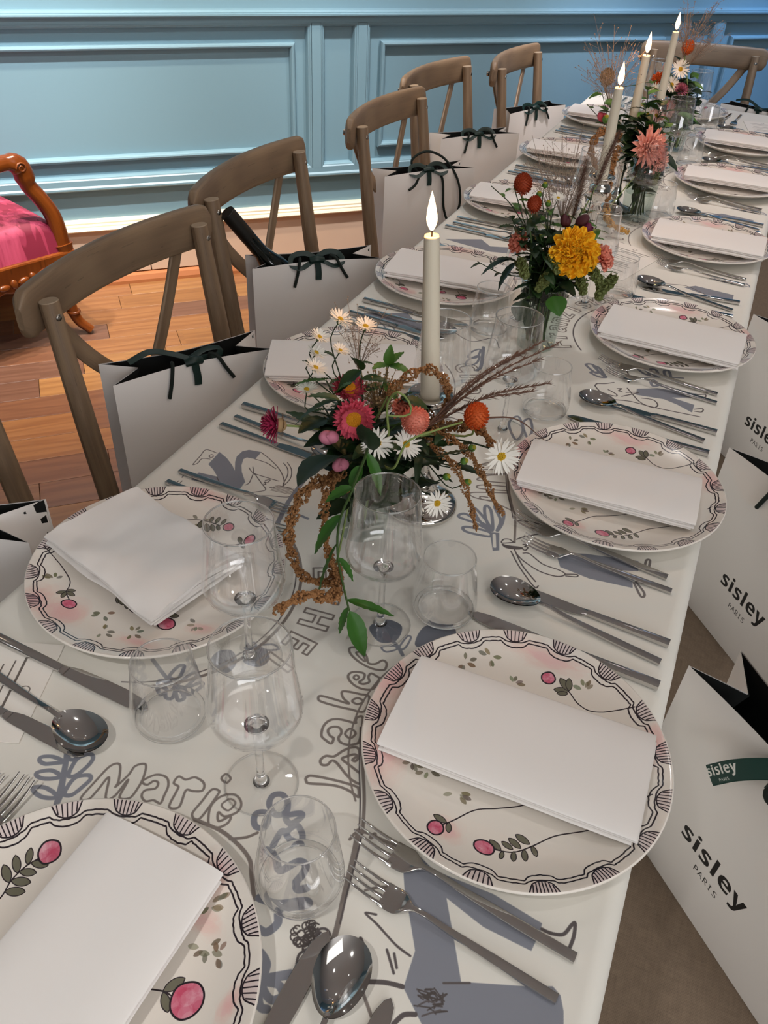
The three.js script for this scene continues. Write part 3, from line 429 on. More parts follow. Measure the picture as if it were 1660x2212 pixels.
const AL = {
  wash: [[...[-.0496,.1013], 0.03, 0.03], [...[-.0831,.0966], 0.02, 0.03], [...[.0941,.057], 0.02, 0.012], [...[.049,.1018], 0.035, 0.01], [...[-.0292,-.129], 0.04, 0.012]],
  sprays: [[-.0906,.0653], [-.0135,.0805], [.0038,.1028], [.0314,.0907], [.0846,.0529], [-.0109,-.0935]],
  stems: [[-.1306,.0343,-.1013,.0439,-.0787,.0561,-.0715,.0655,-.0684,.0736,-.0582,.0811], [-.039,.0445,-.0193,.0492,.0034,.0537], [.0382,.0411,.0504,.0579], [-.0377,-.0807,-.0093,-.0951,.0183,-.0966], [.0409,-.0672,.0553,-.0781,.0616,-.0842]],
  leaves: [[-.0693,.0725,-.0746,.0814], [-.0699,.0712,-.0615,.067], [-.0684,.073,-.0571,.0737], [-.0684,.0736,-.0661,.0835], [-.0167,.0495,-.0096,.0617], [-.0158,.049,-.003,.0615], [-.0018,.0531,.0096,.0475], [-.0035,.054,.0042,.0641], [.0463,.0524,.0411,.0625], [.0466,.0523,.0599,.0496], [-.0076,-.0944,-.0035,-.0816], [-.0001,-.0931,.01,-.0816], [.0067,-.0946,.0152,-.0854], [.0135,-.0961,.0205,-.0892], [.0032,-.0959,.0019,-.1059], [.0102,-.0971,.0098,-.108], [.0174,-.098,.0189,-.1079], [.0567,-.0799,.049,-.0884], [.0576,-.0793,.0642,-.0738]],
  buds: [[...[-.0534,.0868], 0.008, 0.0064], [...[.0129,.0592], 0.0078, 0.006], [...[.0542,.0643], 0.0095, 0.0082], [...[.0282,-.0981], 0.0065, 0.006], [...[.0638,-.0876], 0.006, 0.0075]],
};
const AH = {
  wash: [[...[.0653,-.0796], 0.02, 0.012], [...[.1157,-.0379], 0.01, 0.02], [...[.0529,-.1087], 0.02, 0.02]],
  sprays: [[.0611,-.0885], [.0659,-.0938], [.0778,-.0631], [.088,-.062]],
  stems: [[-.0806,-.0661,-.0856,-.0562,-.0879,-.0427,-.086,-.0291,-.0906,-.0114], [.0536,-.0224,.0659,-.0261,.0723,-.026]],
  leaves: [[-.0854,-.058,-.0908,-.0691], [-.0876,-.0494,-.0975,-.059], [-.0881,-.0409,-.1005,-.0492], [-.0838,-.0604,-.0708,-.0648], [-.0872,-.0509,-.075,-.0561], [-.0879,-.0427,-.0739,-.0484], [-.0865,-.0344,-.0726,-.0409], [.0659,-.0261,.0751,-.0399], [.0663,-.0256,.0772,-.0161]],
  buds: [[...[-.0766,-.0734], 0.0082, 0.009], [...[.0847,-.0281], 0.0115, 0.0125]],
};
const plateGeo = (() => {
  const top = lathe([[0, 0.008], [0.06, 0.008], [0.088, 0.0084], [0.104, 0.0105], [0.117, 0.0145], [0.13, 0.0195], [0.137, 0.0222], [0.1395, 0.0226]], 96), rim = lathe([[0.1395, 0.0226], [0.1405, 0.0222], [0.141, 0.0212], [0.1405, 0.0198], [0.137, 0.0178], [0.125, 0.0128], [0.107, 0.006], [0.093, 0.0035], [0.091, 0], [0.085, 0], [0.083, 0.003], [0, 0.003]].reverse(), 96);
  const turnOver = (g) => { const a = g.index.array; for (let i = 0; i < a.length; i += 3) { const t = a[i]; a[i] = a[i + 1]; a[i + 1] = t; } g.computeVertexNormals(); return g; };
  for (const g of [top, rim]) { const p = g.attributes.position, uv = g.attributes.uv; for (let i = 0; i < p.count; i++) uv.setXY(i, p.getX(i) / PD + 0.5, 0.5 - p.getZ(i) / PD); }
  turnOver(top); turnOver(rim);
  return mergeGeometries([flat(top), flat(rim)], true);
})();
const glaze = std(0xece5db, 0.12);
const painted = (art, s) => [phys(0xffffff, 0.16, { map: plateTexture(art, s), clearcoat: 0.4, clearcoatRoughness: 0.04 }), glaze];
const plateMats = { R: painted(AR, 3), L: painted(AL, 4), H: painted(AH, 6) };
// ---------- napkins ----------
const linen = std(0xf0ece8, 0.85, { side: THREE.DoubleSide });
function napkin(w, d, s, messy = 0) {
  reseed(s); const layers = [], n = 4;
  for (let i = 0; i < n; i++) {
    const th = 0.0042, top = i === n - 1, lw = w - (top ? 0 : rr(0.0, 0.008)), ld = d - (top ? 0 : rr(0, 0.006)), g = sweep([[-lw / 2, 0, 0], [lw / 2, 0, 0]], [ld / 2, th / 2], { sides: 40, seg: 30, power: 0.42, up: V(0, 1, 0) }), p = g.attributes.position, ox = top ? 0 : rr(-0.003, 0.005), oz = top ? 0 : rr(-0.002, 0.004);
    for (let k = 0; k < p.count; k++) {
      const x = p.getX(k) + ox, z = p.getZ(k) + oz, e = Math.abs(z) / (d / 2);
      p.setXYZ(k, x + messy * 0.006 * fbm(z * 20, i, s), p.getY(k) + i * 0.0036 + 0.0021 + (0.0025 - 0.004 * e * e * e) * (i / 3) + (0.0007 + messy * 0.004) * fbm(x * (14 + messy * 12), z * 22, s + i * 0.15) + messy * 0.006 * Math.max(0, Math.sin(x * 18 + z * 30)) * (i / 3), z + (0.0012 + messy * 0.005) * fbm(x * 12, 3, s + i));
    }
    g.computeVertexNormals(); layers.push(g);
  }
  return merge(layers);
}
const napGeo = [napkin(0.23, 0.114, 21), napkin(0.224, 0.104, 22, 0.12), napkin(0.232, 0.122, 23, 0.25), napkin(0.19, 0.128, 24, 1.0)];
// ---------- cutlery; head towards -x, handle end at +x ----------
function forkThing(label) {
  const o = thing('fork', label, 'fork'), bar = sweep([[0.098, 0.0028, 0], [0.05, 0.0042, 0], [0.0, 0.0072, 0], [-0.022, 0.0098, 0], [-0.034, 0.0088, 0]], (t) => [lerp(0.0044, 0.0022, smooth(t, 0.3, 1)), lerp(0.0022, 0.0013, t)], { sides: 16, seg: 30, power: 0.4, up: V(0, 1, 0) });
  part('handle', bar, M.chrome, o);
  const palm = sweep([[-0.03, 0.0092, 0], [-0.038, 0.0075, 0], [-0.046, 0.0045, 0], [-0.056, 0.0032, 0], [-0.062, 0.0034, 0]], (t) => [lerp(0.0022, 0.0118, smooth(t, 0.02, 0.6)), 0.0011], { sides: 20, seg: 16, power: 0.6, up: V(0, 1, 0) });
  part('palm', palm, M.chrome, o);
  for (let i = 0; i < 4; i++) { const z = (i - 1.5) * 0.0062; part('tine', sweep([[-0.058, 0.0034, z], [-0.072, 0.0042, z], [-0.086, 0.007, z * 0.98], [-0.098, 0.0112, z * 0.95]], (t) => [lerp(0.0018, 0.0008, t), lerp(0.0011, 0.0006, t)], { sides: 8, seg: 10, up: V(0, 1, 0) }), M.chrome, o); }
  return o;
}
function knifeThing(label) {
  const o = thing('table_knife', label, 'knife');
  part('handle', sweep([[0.103, 0.0042, 0], [0.05, 0.0042, 0], [0.002, 0.0036, 0]], (t) => [lerp(0.0054, 0.0044, t), lerp(0.0037, 0.0026, t)], { sides: 16, seg: 12, power: 0.36, up: V(0, 1, 0) }), M.chrome, o);
  part('collar', sweep([[0.004, 0.0034, 0], [-0.004, 0.003, 0]], (t) => [lerp(0.0046, 0.0058, t), lerp(0.0026, 0.0014, t)], { sides: 16, seg: 3, power: 0.5, up: V(0, 1, 0) }), M.chrome, o);
  const out = [[-0.002, -0.0052], [-0.05, -0.0062], [-0.085, -0.0058], [-0.098, -0.0035], [-0.1035, 0.0015], [-0.1, 0.0052], [-0.09, 0.0088], [-0.07, 0.0106], [-0.045, 0.0104], [-0.015, 0.0088], [-0.008, 0.0072], [-0.002, 0.0056]];
  part('blade', prism(out.map(([x, z]) => [x, -z]), 0.0007, 0.0005).rotateX(-Math.PI / 2).translate(0, 0.0022, 0), M.chrome, o);
  return o;
}
function spoonThing(label) {
  const o = thing('soup_spoon', label, 'spoon');
  part('handle', sweep([[0.099, 0.0026, 0], [0.04, 0.0046, 0], [-0.01, 0.0078, 0], [-0.03, 0.0108, 0], [-0.044, 0.0092, 0]], (t) => [lerp(0.0044, 0.0022, smooth(t, 0.3, 1)), lerp(0.0022, 0.0012, t)], { sides: 16, seg: 30, power: 0.4, up: V(0, 1, 0) }), M.chrome, o);
  const egg = (w, k) => { const x = Math.cos(w), wid = 0.0208 * (1 - 0.13 * x); return [-0.0695 + x * 0.0295 * k, Math.sin(w) * wid * k]; };
  const skin = (down, off) => grid(40, 12, (u, v) => { const w = u * Math.PI * 2 * (down ? -1 : 1), [x, z] = egg(w, v || 1e-4), q = v * v; return [x, 0.0012 + off + 0.0098 * Math.pow(q, 1.15), z]; });
  part('bowl', merge([skin(true, 0.0009), skin(false, 0)].map((g) => { g.computeVertexNormals(); return g; })), M.chromeBoth ?? (M.chromeBoth = std(0xc9c8c6, 0.07, { metalness: 1, side: THREE.DoubleSide })), o);
  return o;
}
const lay = (o, hx, hz, ex, ez, y = TOP, scale = 1) => { o.position.set((hx + ex) / 2, y, (hz + ez) / 2); o.rotation.set(0, Math.atan2(-(ez - hz), ex - hx), 0); if (scale !== 1) o.scale.setScalar(scale); return o; };
// ---------- glasses ----------
const wineParts = {
  bowl: lathe([[0, 0.0838], [0.01, 0.0844], [0.022, 0.0868], [0.032, 0.0915], [0.0375, 0.0985], [0.0395, 0.1065], [0.0392, 0.113], [0.0374, 0.124], [0.0354, 0.138], [0.0336, 0.156], [0.032, 0.1785], [0.0316, 0.179], [0.0311, 0.1786], [0.0327, 0.156], [0.0345, 0.138], [0.0365, 0.124], [0.0383, 0.113], [0.0386, 0.1065], [0.0366, 0.0995], [0.0314, 0.093], [0.0216, 0.0884], [0.01, 0.086], [0, 0.0856]], 72),
  stem: lathe([[0, 0.002], [0.0075, 0.0036], [0.0045, 0.0085], [0.0036, 0.018], [0.0033, 0.045], [0.0036, 0.066], [0.0048, 0.076], [0.0085, 0.0828], [0.0105, 0.0846], [0, 0.0848]], 32),
  foot: lathe([[0, 0], [0.0318, 0], [0.0325, 0.0007], [0.0318, 0.0014], [0.02, 0.0022], [0.01, 0.0034], [0, 0.0042]], 64),
  rim: new THREE.TorusGeometry(0.03155, 0.0008, 8, 90).rotateX(Math.PI / 2).translate(0, 0.1787, 0),
  footRim: new THREE.TorusGeometry(0.0321, 0.0008, 8, 80).rotateX(Math.PI / 2).translate(0, 0.0009, 0),
};
const tumblerParts = {
  wall: lathe([[0.0325, 0.0065], [0.0348, 0.011], [0.0358, 0.017], [0.0352, 0.026], [0.0336, 0.039], [0.0308, 0.06], [0.0281, 0.0785], [0.0277, 0.079], [0.0272, 0.0786], [0.0299, 0.06], [0.0327, 0.039], [0.0342, 0.026], [0.0347, 0.017], [0.0337, 0.0118], [0.0317, 0.008], [0.0325, 0.0065]], 72),
  rim: new THREE.TorusGeometry(0.0277, 0.0008, 8, 90).rotateX(Math.PI / 2).translate(0, 0.0787, 0),
  heel: new THREE.TorusGeometry(0.0305, 0.0028, 10, 64).rotateX(Math.PI / 2).translate(0, 0.0058, 0),
  base: lathe([[0, 0.0006], [0.0215, 0.0002], [0.029, 0.0032], [0.029, 0.0072], [0.02, 0.0056], [0, 0.0052]], 48),
};
function wineGlass(label) { const o = thing('wine_glass', label, 'wine glass'); part('bowl', wineParts.bowl, M.glass, o); part('rim', wineParts.rim, M.solidGlass, o); part('stem', wineParts.stem, M.solidGlass, o); part('foot', wineParts.foot, M.thinGlass, o); part('foot_rim', wineParts.footRim, M.solidGlass, o); return o; }
function tumbler(label) { const o = thing('tumbler', label, 'tumbler'); part('wall', tumblerParts.wall, M.glass, o); part('base', tumblerParts.base, M.thinGlass, o); part('heel', tumblerParts.heel, M.solidGlass, o); part('rim', tumblerParts.rim, M.solidGlass, o); return o; }

// ---------- the place settings ----------
const ORD = ['nearest', 'second', 'third', 'fourth', 'fifth', 'farthest'];
const proto = {};
const make = (kind, build, label) => { if (!proto[kind]) return (proto[kind] = build(label)); return copy(proto[kind], label); };
function setting(cx, cz, k, who, napI, napAng, napOff, mats, o = {}) {
  // k = 1: guest on the right (+x) side, k = -1: guest on the left, 'h': guest at the near head
  const rot = k === 1 ? 0 : k === -1 ? Math.PI : k === 'f' ? Math.PI / 2 : -Math.PI / 2, R = (x, z) => [cx + x * Math.cos(rot) + z * Math.sin(rot), cz - x * Math.sin(rot) + z * Math.cos(rot)];
  const j = (a) => rr(-a, a);
  const pl = solo('dinner_plate', plateGeo, mats, `painted dinner plate with pink buds, ${who}`, 'plate', [cx, TOP + 0.001, cz], o.plateTurn ?? j(0.05), 'painted dinner plates');
  solo('napkin', napGeo[napI], linen, `folded white linen napkin lying on the plate ${who}`, 'napkin', [cx + napOff[0], TOP + 0.0185 + (o.napLift ?? 0), cz + napOff[1]], napAng, 'napkins on the plates');
  const put = (kind, build, what, h, e, s = 1, y = TOP + 0.0006) => { const t = make(kind, build, what); t.userData.group = kind + 's by the plates'; const a = o[kind + what.length] ?? 0, H = R(h[0] + j(0.004), h[1] + j(0.004)), E = R(e[0] + j(0.003), e[1] + j(0.003)); return lay(t, ...H, ...E, y, s); };
  const c = o.cut ?? {};
  if (!o.noForks) {
    put('fork', forkThing, `chrome fork lying next to the plate ${who}`, c.f1?.[0] ?? [-0.097, 0.124], c.f1?.[1] ?? [0.097, 0.148]);
    put('fork', forkThing, `chrome fork, outer one of the pair ${who}`, c.f2?.[0] ?? [-0.078, 0.163], c.f2?.[1] ?? [0.096, 0.178], 0.92);
  }
  put('table knife', knifeThing, `chrome table knife under the plate rim ${who}`, c.k1?.[0] ?? [-0.098, -0.158], c.k1?.[1] ?? [0.107, -0.152]);
  put('soup spoon', spoonThing, `chrome soup spoon between two knives ${who}`, c.s?.[0] ?? [-0.093, -0.214], c.s?.[1] ?? [0.104, -0.184]);
  put('table knife', knifeThing, `chrome small knife, outermost ${who}`, c.k2?.[0] ?? [-0.076, -0.229], c.k2?.[1] ?? [0.108, -0.216], 0.9);
  if (o.wine !== 0) { const g = make('wine glass', wineGlass, `clear stemmed wine glass ${o.wineSays ?? 'set ' + who}`), [x, z] = o.wine ?? R(-0.172 + j(0.006), -0.09 + j(0.006)); g.position.set(x, TOP + 0.0006, z); g.userData.group = 'wine glasses'; }
  if (o.tumbler !== 0) { const g = make('tumbler', tumbler, `low clear tumbler ${o.tumblerSays ?? 'set ' + who}`), [x, z] = o.tumbler ?? R(-0.128 + j(0.006), -0.156 + j(0.006)); g.position.set(x, TOP + 0.0006, z); g.userData.group = 'tumblers'; }
}
reseed(41);
setting(-0.285, -0.149, 'h', 'at the near head of the table', 0, Math.PI / 2 - 0.03, [0.005, 0.004], plateMats.H, { plateTurn: 0, wine: [-0.245, -0.356], tumbler: [-0.171, -0.291], cut: { f1: [[-0.118, 0.142], [0.07, 0.15]], f2: [[-0.112, 0.168], [0.06, 0.182]], k1: [[-0.112, -0.156], [0.09, -0.142]], s: [[-0.115, -0.178], [0.08, -0.19]], k2: [[-0.088, -0.218], [0.09, -0.212]] }, wineSays: 'behind the printed name at the near head', tumblerSays: 'over the printed flower outline at the near head' });
[-0.479, -0.932, -1.419, -1.934, -2.425, -2.85].forEach((z, i) => {
  const nap = [[0, 0.02, [0.002, 0.001]], [1, 0.05, [-0.006, 0.012]], [2, -0.03, [0.003, 0.02]], [2, 0.0, [0.004, 0.012]], [1, 0.03, [0.0, 0.005]], [0, 0.0, [0.0, 0.005]]][i];
  const o = [{ plateTurn: 0, cut: { f1: [[-0.096, 0.131], [0.097, 0.154]], f2: [[-0.085, 0.166], [0.091, 0.19]], k1: [[-0.095, -0.156], [0.111, -0.145]], s: [[-0.09, -0.208], [0.107, -0.176]], k2: [[-0.073, -0.222], [0.109, -0.206]] }, wine: [-0.229, -0.579], tumbler: [-0.175, -0.629] }, { plateTurn: 0.02, cut: { f1: [[-0.1, 0.112], [0.094, 0.139]], f2: [[-0.078, 0.15], [0.099, 0.162]], s: [[-0.098, -0.222], [0.097, -0.19]] }, wine: [-0.227, -1.012], tumbler: [-0.186, -1.092] }, { cut: { s: [[-0.106, -0.248], [0.095, -0.199]], k2: [[-0.075, -0.224], [0.09, -0.236]], k1: [[-0.114, -0.165], [0.094, -0.164]] } }, {}, {}, {}][i];
  setting(-0.05, z, 1, `${ORD[i]} on the right side`, nap[0], nap[1], nap[2], plateMats.R, o);
});
[-0.537, -1.044, -1.466, -1.975, -2.443, -2.93].forEach((z, i) => {
  const nap = [[3, -0.28, [-0.022, -0.004]], [0, 0.42, [-0.02, 0.0]], [2, 0.1, [0.004, -0.002]], [0, 0.06, [0.0, 0.004]], [1, 0.04, [0, 0.004]], [0, 0, [0, 0]]][i];
  const o = [{ plateTurn: 0, wine: [-0.33, -0.478], tumbler: [-0.358, -0.381] }, {}, {}, {}, {}, {}][i];
  setting(-0.482, z, -1, `${ORD[i]} on the left side`, nap[0], nap[1], nap[2], plateMats.L, o);
});
setting(-0.27, -3.2, 'f', 'at the far head of the table', 0, Math.PI / 2, [0, 0], plateMats.L, { wineSays: 'at the far head of the table', tumblerSays: 'at the far head of the table' });

// ---------- cross-back chairs ----------
const oak = (() => { const t = woodTexture('#6a5644', '#9c8468', 61, 4, 256, 1024); t.repeat.set(1, 1.6); return std(0xffffff, 0.5, { map: t, bumpMap: t, bumpScale: 0.0004 }); })();
const endGrain = std(0xa8957e, 0.7);
const steel = std(0xb0aca6, 0.25, { metalness: 1 });
function crossChair(label) {
  // the table lies towards +x; the floor under the seat is the origin
  const o = thing('cross_back_chair', label, 'chair', [0, 0, 0], 0, 'wooden cross-back chairs');
  const rail = []; for (let i = 0; i <= 10; i++) { const z = lerp(-0.232, 0.232, i / 10); rail.push([-0.294 - 0.026 * (1 - (z / 0.185) ** 2), 0.861, z]); }
  part('top_rail', sweep(rail, (t) => { const e = Math.abs(t - 0.5) * 2, q = e > 0.9 ? Math.sqrt(Math.max(0.02, 1 - ((e - 0.9) / 0.1) ** 2)) : 1; return [0.0125 * Math.sqrt(q), 0.0375 * (0.35 + 0.65 * q)]; }, { sides: 28, seg: 48, power: 0.62, up: V(0, 1, 0) }), oak, o);
  for (const s of [-1, 1]) {
    const leg = part('rear_post', sweep([[-0.268, 0.873, s * 0.184], [-0.243, 0.68, s * 0.186], [-0.214, 0.46, s * 0.188], [-0.212, 0.3, s * 0.188], [-0.24, 0, s * 0.192]], (t) => lerp(0.0145, 0.0175, Math.sin(Math.PI * clamp(t * 1.1, 0, 1))), { sides: 20, seg: 40 }), oak, o);
    part('end_grain', new THREE.CylinderGeometry(0.0138, 0.0144, 0.0016, 24).rotateZ(0.12).translate(-0.268, 0.8736, s * 0.184), endGrain, leg);
    part('bolt', new THREE.SphereGeometry(0.0058, 16, 10).scale(0.5, 1, 1).translate(-0.252, 0.852, s * 0.186), steel, leg);
    part('bolt', new THREE.CylinderGeometry(0.0075, 0.0075, 0.006, 16).rotateZ(Math.PI / 2).translate(-0.3125, 0.855, s * 0.186), steel, leg);
    part('cross_brace', sweep([[-0.302, 0.838, s * 0.168], [-0.292, 0.74, s * 0.105], [-0.262, 0.62, -s * 0.01 ], [-0.232, 0.52, -s * 0.1], [-0.216, 0.455, -s * 0.16]].map(([x, y, z]) => [x + (s > 0 ? 0.005 : -0.005), y, z]), [0.0145, 0.0042], { sides: 16, seg: 28, power: 0.5, up: V(1, 0, 0) }), oak, o);
    part('front_leg', sweep([[0.165, 0.44, s * 0.175], [0.185, 0, s * 0.19]], (t) => lerp(0.018, 0.013, t), { sides: 16, seg: 8 }), oak, o);
    part('side_stretcher', sweep([[-0.22, 0.2, s * 0.187], [0.174, 0.2, s * 0.182]], 0.0095, { sides: 12, seg: 6 }), oak, o);
  }
  const outline = []; for (let i = 0; i < 40; i++) { const w = (i / 40) * 6.283, c = Math.cos(w), q = Math.sin(w); outline.push([Math.sign(c) * Math.pow(Math.abs(c), 0.45) * 0.205, Math.sign(q) * Math.pow(Math.abs(q), 0.45) * (0.205 + 0.012 * c)]); }
  part('seat', prism(outline, 0.022, 0.006).rotateX(-Math.PI / 2).translate(0, 0.432, 0), oak, o);
  part('stretcher', sweep([[0, 0.2, -0.185], [0, 0.2, 0.185]], 0.009, { sides: 12, seg: 6 }), oak, o);
  return o;
}
{
  const c = crossChair('brown wooden cross-back chair, nearest fully seen one at the left side of the table'); c.position.set(-0.604, 0, -1.018); c.rotation.y = -0.03;
  copy(c, 'brown wooden cross-back chair at the left frame edge, mostly cut off', [-0.612, 0, -0.5], 0.02);
  copy(c, 'brown wooden cross-back chair whose bag holds a dark bottle', [-0.66, 0, -1.527], 0.03);
  copy(c, 'brown wooden cross-back chair standing before the narrow wall panel', [-0.632, 0, -2.15], -0.03);
  copy(c, 'brown wooden cross-back chair, second from the far end on the left', [-0.69, 0, -2.637], -0.1);
  copy(c, 'brown wooden cross-back chair, last one on the left side', [-0.553, 0, -3.047], -0.05);
  copy(c, 'brown wooden cross-back chair at the far head of the table', [-0.36, 0, -3.38], -Math.PI / 2 + 0.285).position.set(-0.21, 0, -3.39);
}
// ---------- linen bench on the right ----------
const bench = (() => {
  const weave = dataTexture(512, 512, (u, v) => { const k = 0.5 + 0.22 * Math.sin(u * 512 * 1.05) * Math.sin(v * 512 * 0.93) + 0.35 * fbm(u * 200, v * 8, 4) + 0.35 * fbm(u * 8, v * 200, 9) + 0.2 * fbm(u * 30, v * 30, 2); return [lerp(98, 132, k), lerp(84, 114, k), lerp(70, 96, k)]; });
  const m = std(0xffffff, 0.9, { map: weave, bumpMap: weave, bumpScale: 0.0006 });
  const o = thing('upholstered_bench', 'long bench covered in brown linen along the right side of the table', 'bench');
  const g = new RoundedBoxGeometry(0.56, 0.1, 3.6, 4, 0.022), p = g.attributes.position, uv = g.attributes.uv; for (let i = 0; i < p.count; i++) uv.setXY(i, p.getX(i) / 0.25, p.getZ(i) / 0.25 + p.getY(i) * 4);
  part('seat_cushion', g, m, o).position.set(0.06 + 0.28, 0.41, -1.62);
  part('base', box(0.5, 0.36, 3.5, 0.36, 0.18, -1.62, 0.01), std(0x4a3b30, 0.6), o);
  return o;
})();
// ---------- carved armchair at the left ----------
{
  const corner = uny(-0.325, 0.435), o = thing('armchair', 'carved wooden armchair upholstered in crimson damask, at the left edge', 'armchair', [corner.x, 0, corner.z], ROOM_TURN + 0.48 - Math.PI);
  // local axes: +x along the front edge away from the seen corner, +z backwards
  const t = woodTexture('#4a1f0a', '#8f4c1a', 71, 3, 256, 512), carved = std(0xffffff, 0.22, { map: t }), W = 0.52, D = 0.5;
  const damask = canvasTexture(512, 512, (c) => { c.fillStyle = '#7c1a34'; c.fillRect(0, 0, 512, 512); reseed(9); for (let i = 0; i < 46; i++) { c.save(); c.translate(rnd() * 512, rnd() * 512); c.rotate(rr(0, 6)); c.fillStyle = rnd() < 0.6 ? 'rgba(190,74,102,0.45)' : 'rgba(120,20,48,0.5)'; for (let k = 0; k < 6; k++) { c.rotate(1.05); c.beginPath(); c.ellipse(26, 0, 30, rr(9, 15), 0.2, 0, 6.3); c.fill(); } c.restore(); } });
  const fabric = phys(0xffffff, 0.6, { map: damask, sheen: 0.3, sheenColor: new THREE.Color(0xff9ab0), sheenRoughness: 0.4 });
  const leg = (x, z, sx, sz) => { const l = part('leg', sweep([[x, 0.33, z], [x - sx * 0.006, 0.27, z - sz * 0.006], [x, 0.2, z], [x + sx * 0.008, 0.11, z + sz * 0.008], [x - sx * 0.004, 0.05, z - sz * 0.004], [x - sx * 0.034, 0.012, z - sz * 0.026]], (k) => [lerp(0.034, 0.015, Math.sqrt(k)), lerp(0.034, 0.015, Math.sqrt(k))], { sides: 16, seg: 30, power: 0.7 }), carved, o); part('leg_ring', new THREE.TorusGeometry(0.02, 0.005, 8, 20).rotateX(Math.PI / 2).translate(x + sx * 0.004, 0.085, z + sz * 0.004), carved, l); };
  leg(0.02, 0.02, 1, 1); leg(W - 0.02, 0.02, -1, 1); leg(0.03, D - 0.02, 1, -1); leg(W - 0.03, D - 0.02, -1, -1);
  const apron = []; for (let i = 0; i <= 48; i++) { const x = (i / 48) * W, q = Math.abs(x - W / 2) / (W / 2); apron.push([x, 0.262 - 0.026 * (1 - q) - 0.013 * Math.abs(Math.sin(q * 9)) * (1 - q * 0.6)]); }
  part('front_rail', prism([...apron, [W, 0.305], [0, 0.305]], 0.022, 0.007).translate(0, 0, -0.006), carved, o);
  for (let i = 0; i < 11; i++) { const q = Math.abs(i - 5); part('carving', new THREE.SphereGeometry(0.015, 14, 10).scale(q % 2 ? 0.8 : 1.35, q % 2 ? 1.1 : 0.7, 0.55).rotateZ((i - 5) * 0.12).translate(W / 2 + (i - 5) * 0.034, 0.25 + q * 0.004, -0.016), carved, o); }
  part('side_rail', box(0.028, 0.06, D, 0.012, 0.276, D / 2, 0.008), carved, o); part('side_rail', box(0.028, 0.06, D, W - 0.012, 0.276, D / 2, 0.008), carved, o); part('back_rail', box(W, 0.06, 0.03, W / 2, 0.276, D - 0.015, 0.008), carved, o);
  part('cushion', grid(40, 40, (u, v) => { const x = (u * 2 - 1), z = (v * 2 - 1), q = Math.pow(1 - Math.pow(Math.abs(x), 9), 0.4) * Math.pow(1 - Math.pow(Math.abs(z), 9), 0.4) * (0.86 + 0.14 * Math.cos(x * 1.5) * Math.cos(z * 1.5)); return [0.008 + (W - 0.02) * u, 0.3 + 0.135 * q + 0.008 * Math.cos(x * 1.5) * q, -0.002 + (D - 0.01) * v]; }, (u, v) => [u * 1.6, v * 1.2]), Object.assign(fabric, { side: THREE.DoubleSide }), o);
  for (const s of [0, 1]) {
    const Z = (z) => (s ? D - z : z), a = part('arm', sweep([[0.02, 0.3, Z(0.02)], [0.022, 0.37, Z(0.02)], [0.032, 0.43, Z(0.024)], [0.058, 0.485, Z(0.03)], [0.085, 0.53, Z(0.036)], [0.092, 0.568, Z(0.036)], [0.102, 0.594, Z(0.038)], [0.135, 0.604, Z(0.04)], [0.25, 0.598, Z(0.03)], [0.38, 0.61, Z(0.024)], [W - 0.02, 0.63, Z(0.02)]], (k) => lerp(0.026, 0.021, k) + (k > 0.36 && k < 0.48 ? 0.005 : 0), { sides: 18, seg: 60, power: 0.75 }), carved, o);
    const spiral = []; for (let i = 0; i <= 26; i++) { const w = (i / 26) * 9.4, r = 0.017 * (1 - i / 32); spiral.push([0.106 + Math.cos(w) * r, 0.59 + Math.sin(w) * r, s ? D - 0.008 : 0.008]); }
    part('scroll', sweep(spiral, 0.003, { sides: 8, seg: 70 }), carved, a); part('scroll_end', new THREE.SphereGeometry(0.027, 20, 14).scale(1, 1, 1).translate(0.106, 0.588, Z(0.034)), carved, a);
  }
  part('backrest_frame', sweep([[W - 0.02, 0.3, 0.03], [W, 0.6, 0.02], [W + 0.03, 0.9, 0.05], [W + 0.04, 1.0, D / 2], [W + 0.03, 0.9, D - 0.05], [W, 0.6, D - 0.02], [W - 0.02, 0.3, D - 0.03]], 0.024, { sides: 14, seg: 70 }), carved, o);
  part('backrest', grid(20, 24, (u, v) => { const x = u * 2 - 1; return [W - 0.02 + v * 0.05 - 0.03 * (1 - x * x) * Math.sin(Math.PI * v), 0.36 + v * (0.56 + 0.05 * (1 - x * x)), 0.045 + (D - 0.09) * u]; }), fabric, o);
}

// ---------- gift bags ----------
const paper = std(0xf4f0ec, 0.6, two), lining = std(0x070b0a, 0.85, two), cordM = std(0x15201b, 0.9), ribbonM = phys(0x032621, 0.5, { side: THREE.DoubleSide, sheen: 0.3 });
const BW = 0.27, BH = 0.287, BD = 0.082, BPX = 1024;
const logoArt = (c, w) => { c.fillStyle = '#f4f0ec'; c.fillRect(0, 0, w, w); };
const logoMat = (() => std(0xffffff, 0.6, { map: canvasTexture(1024, 1088, (c, w, h) => {
  c.fillStyle = '#f4f0ec'; c.fillRect(0, 0, w, h); const k = w / BW; c.fillStyle = '#15110f'; c.textAlign = 'center';
  c.save(); c.translate(0.128 * k, h - 0.091 * k); c.scale(1.12, 1); c.font = 'bold ' + Math.round(0.034 * k) + 'px sans-serif'; c.fillText('sisley', 0, 0); c.restore();
  c.font = Math.round(0.0125 * k) + 'px sans-serif'; let x = 0.128 * k - 58; for (const ch of 'PARIS') { c.fillText(ch, x, h - 0.069 * k); x += 30; }
}), side: THREE.DoubleSide }))();
const ribbonPrint = std(0xffffff, 0.5, { side: THREE.DoubleSide, map: canvasTexture(512, 128, (c) => { c.fillStyle = '#06372f'; c.fillRect(0, 0, 512, 128); c.fillStyle = '#e8e6e0'; c.font = 'bold 62px sans-serif'; c.fillText('sisley', 40, 68); c.font = '22px sans-serif'; c.fillText('PARIS', 92, 100); }) });
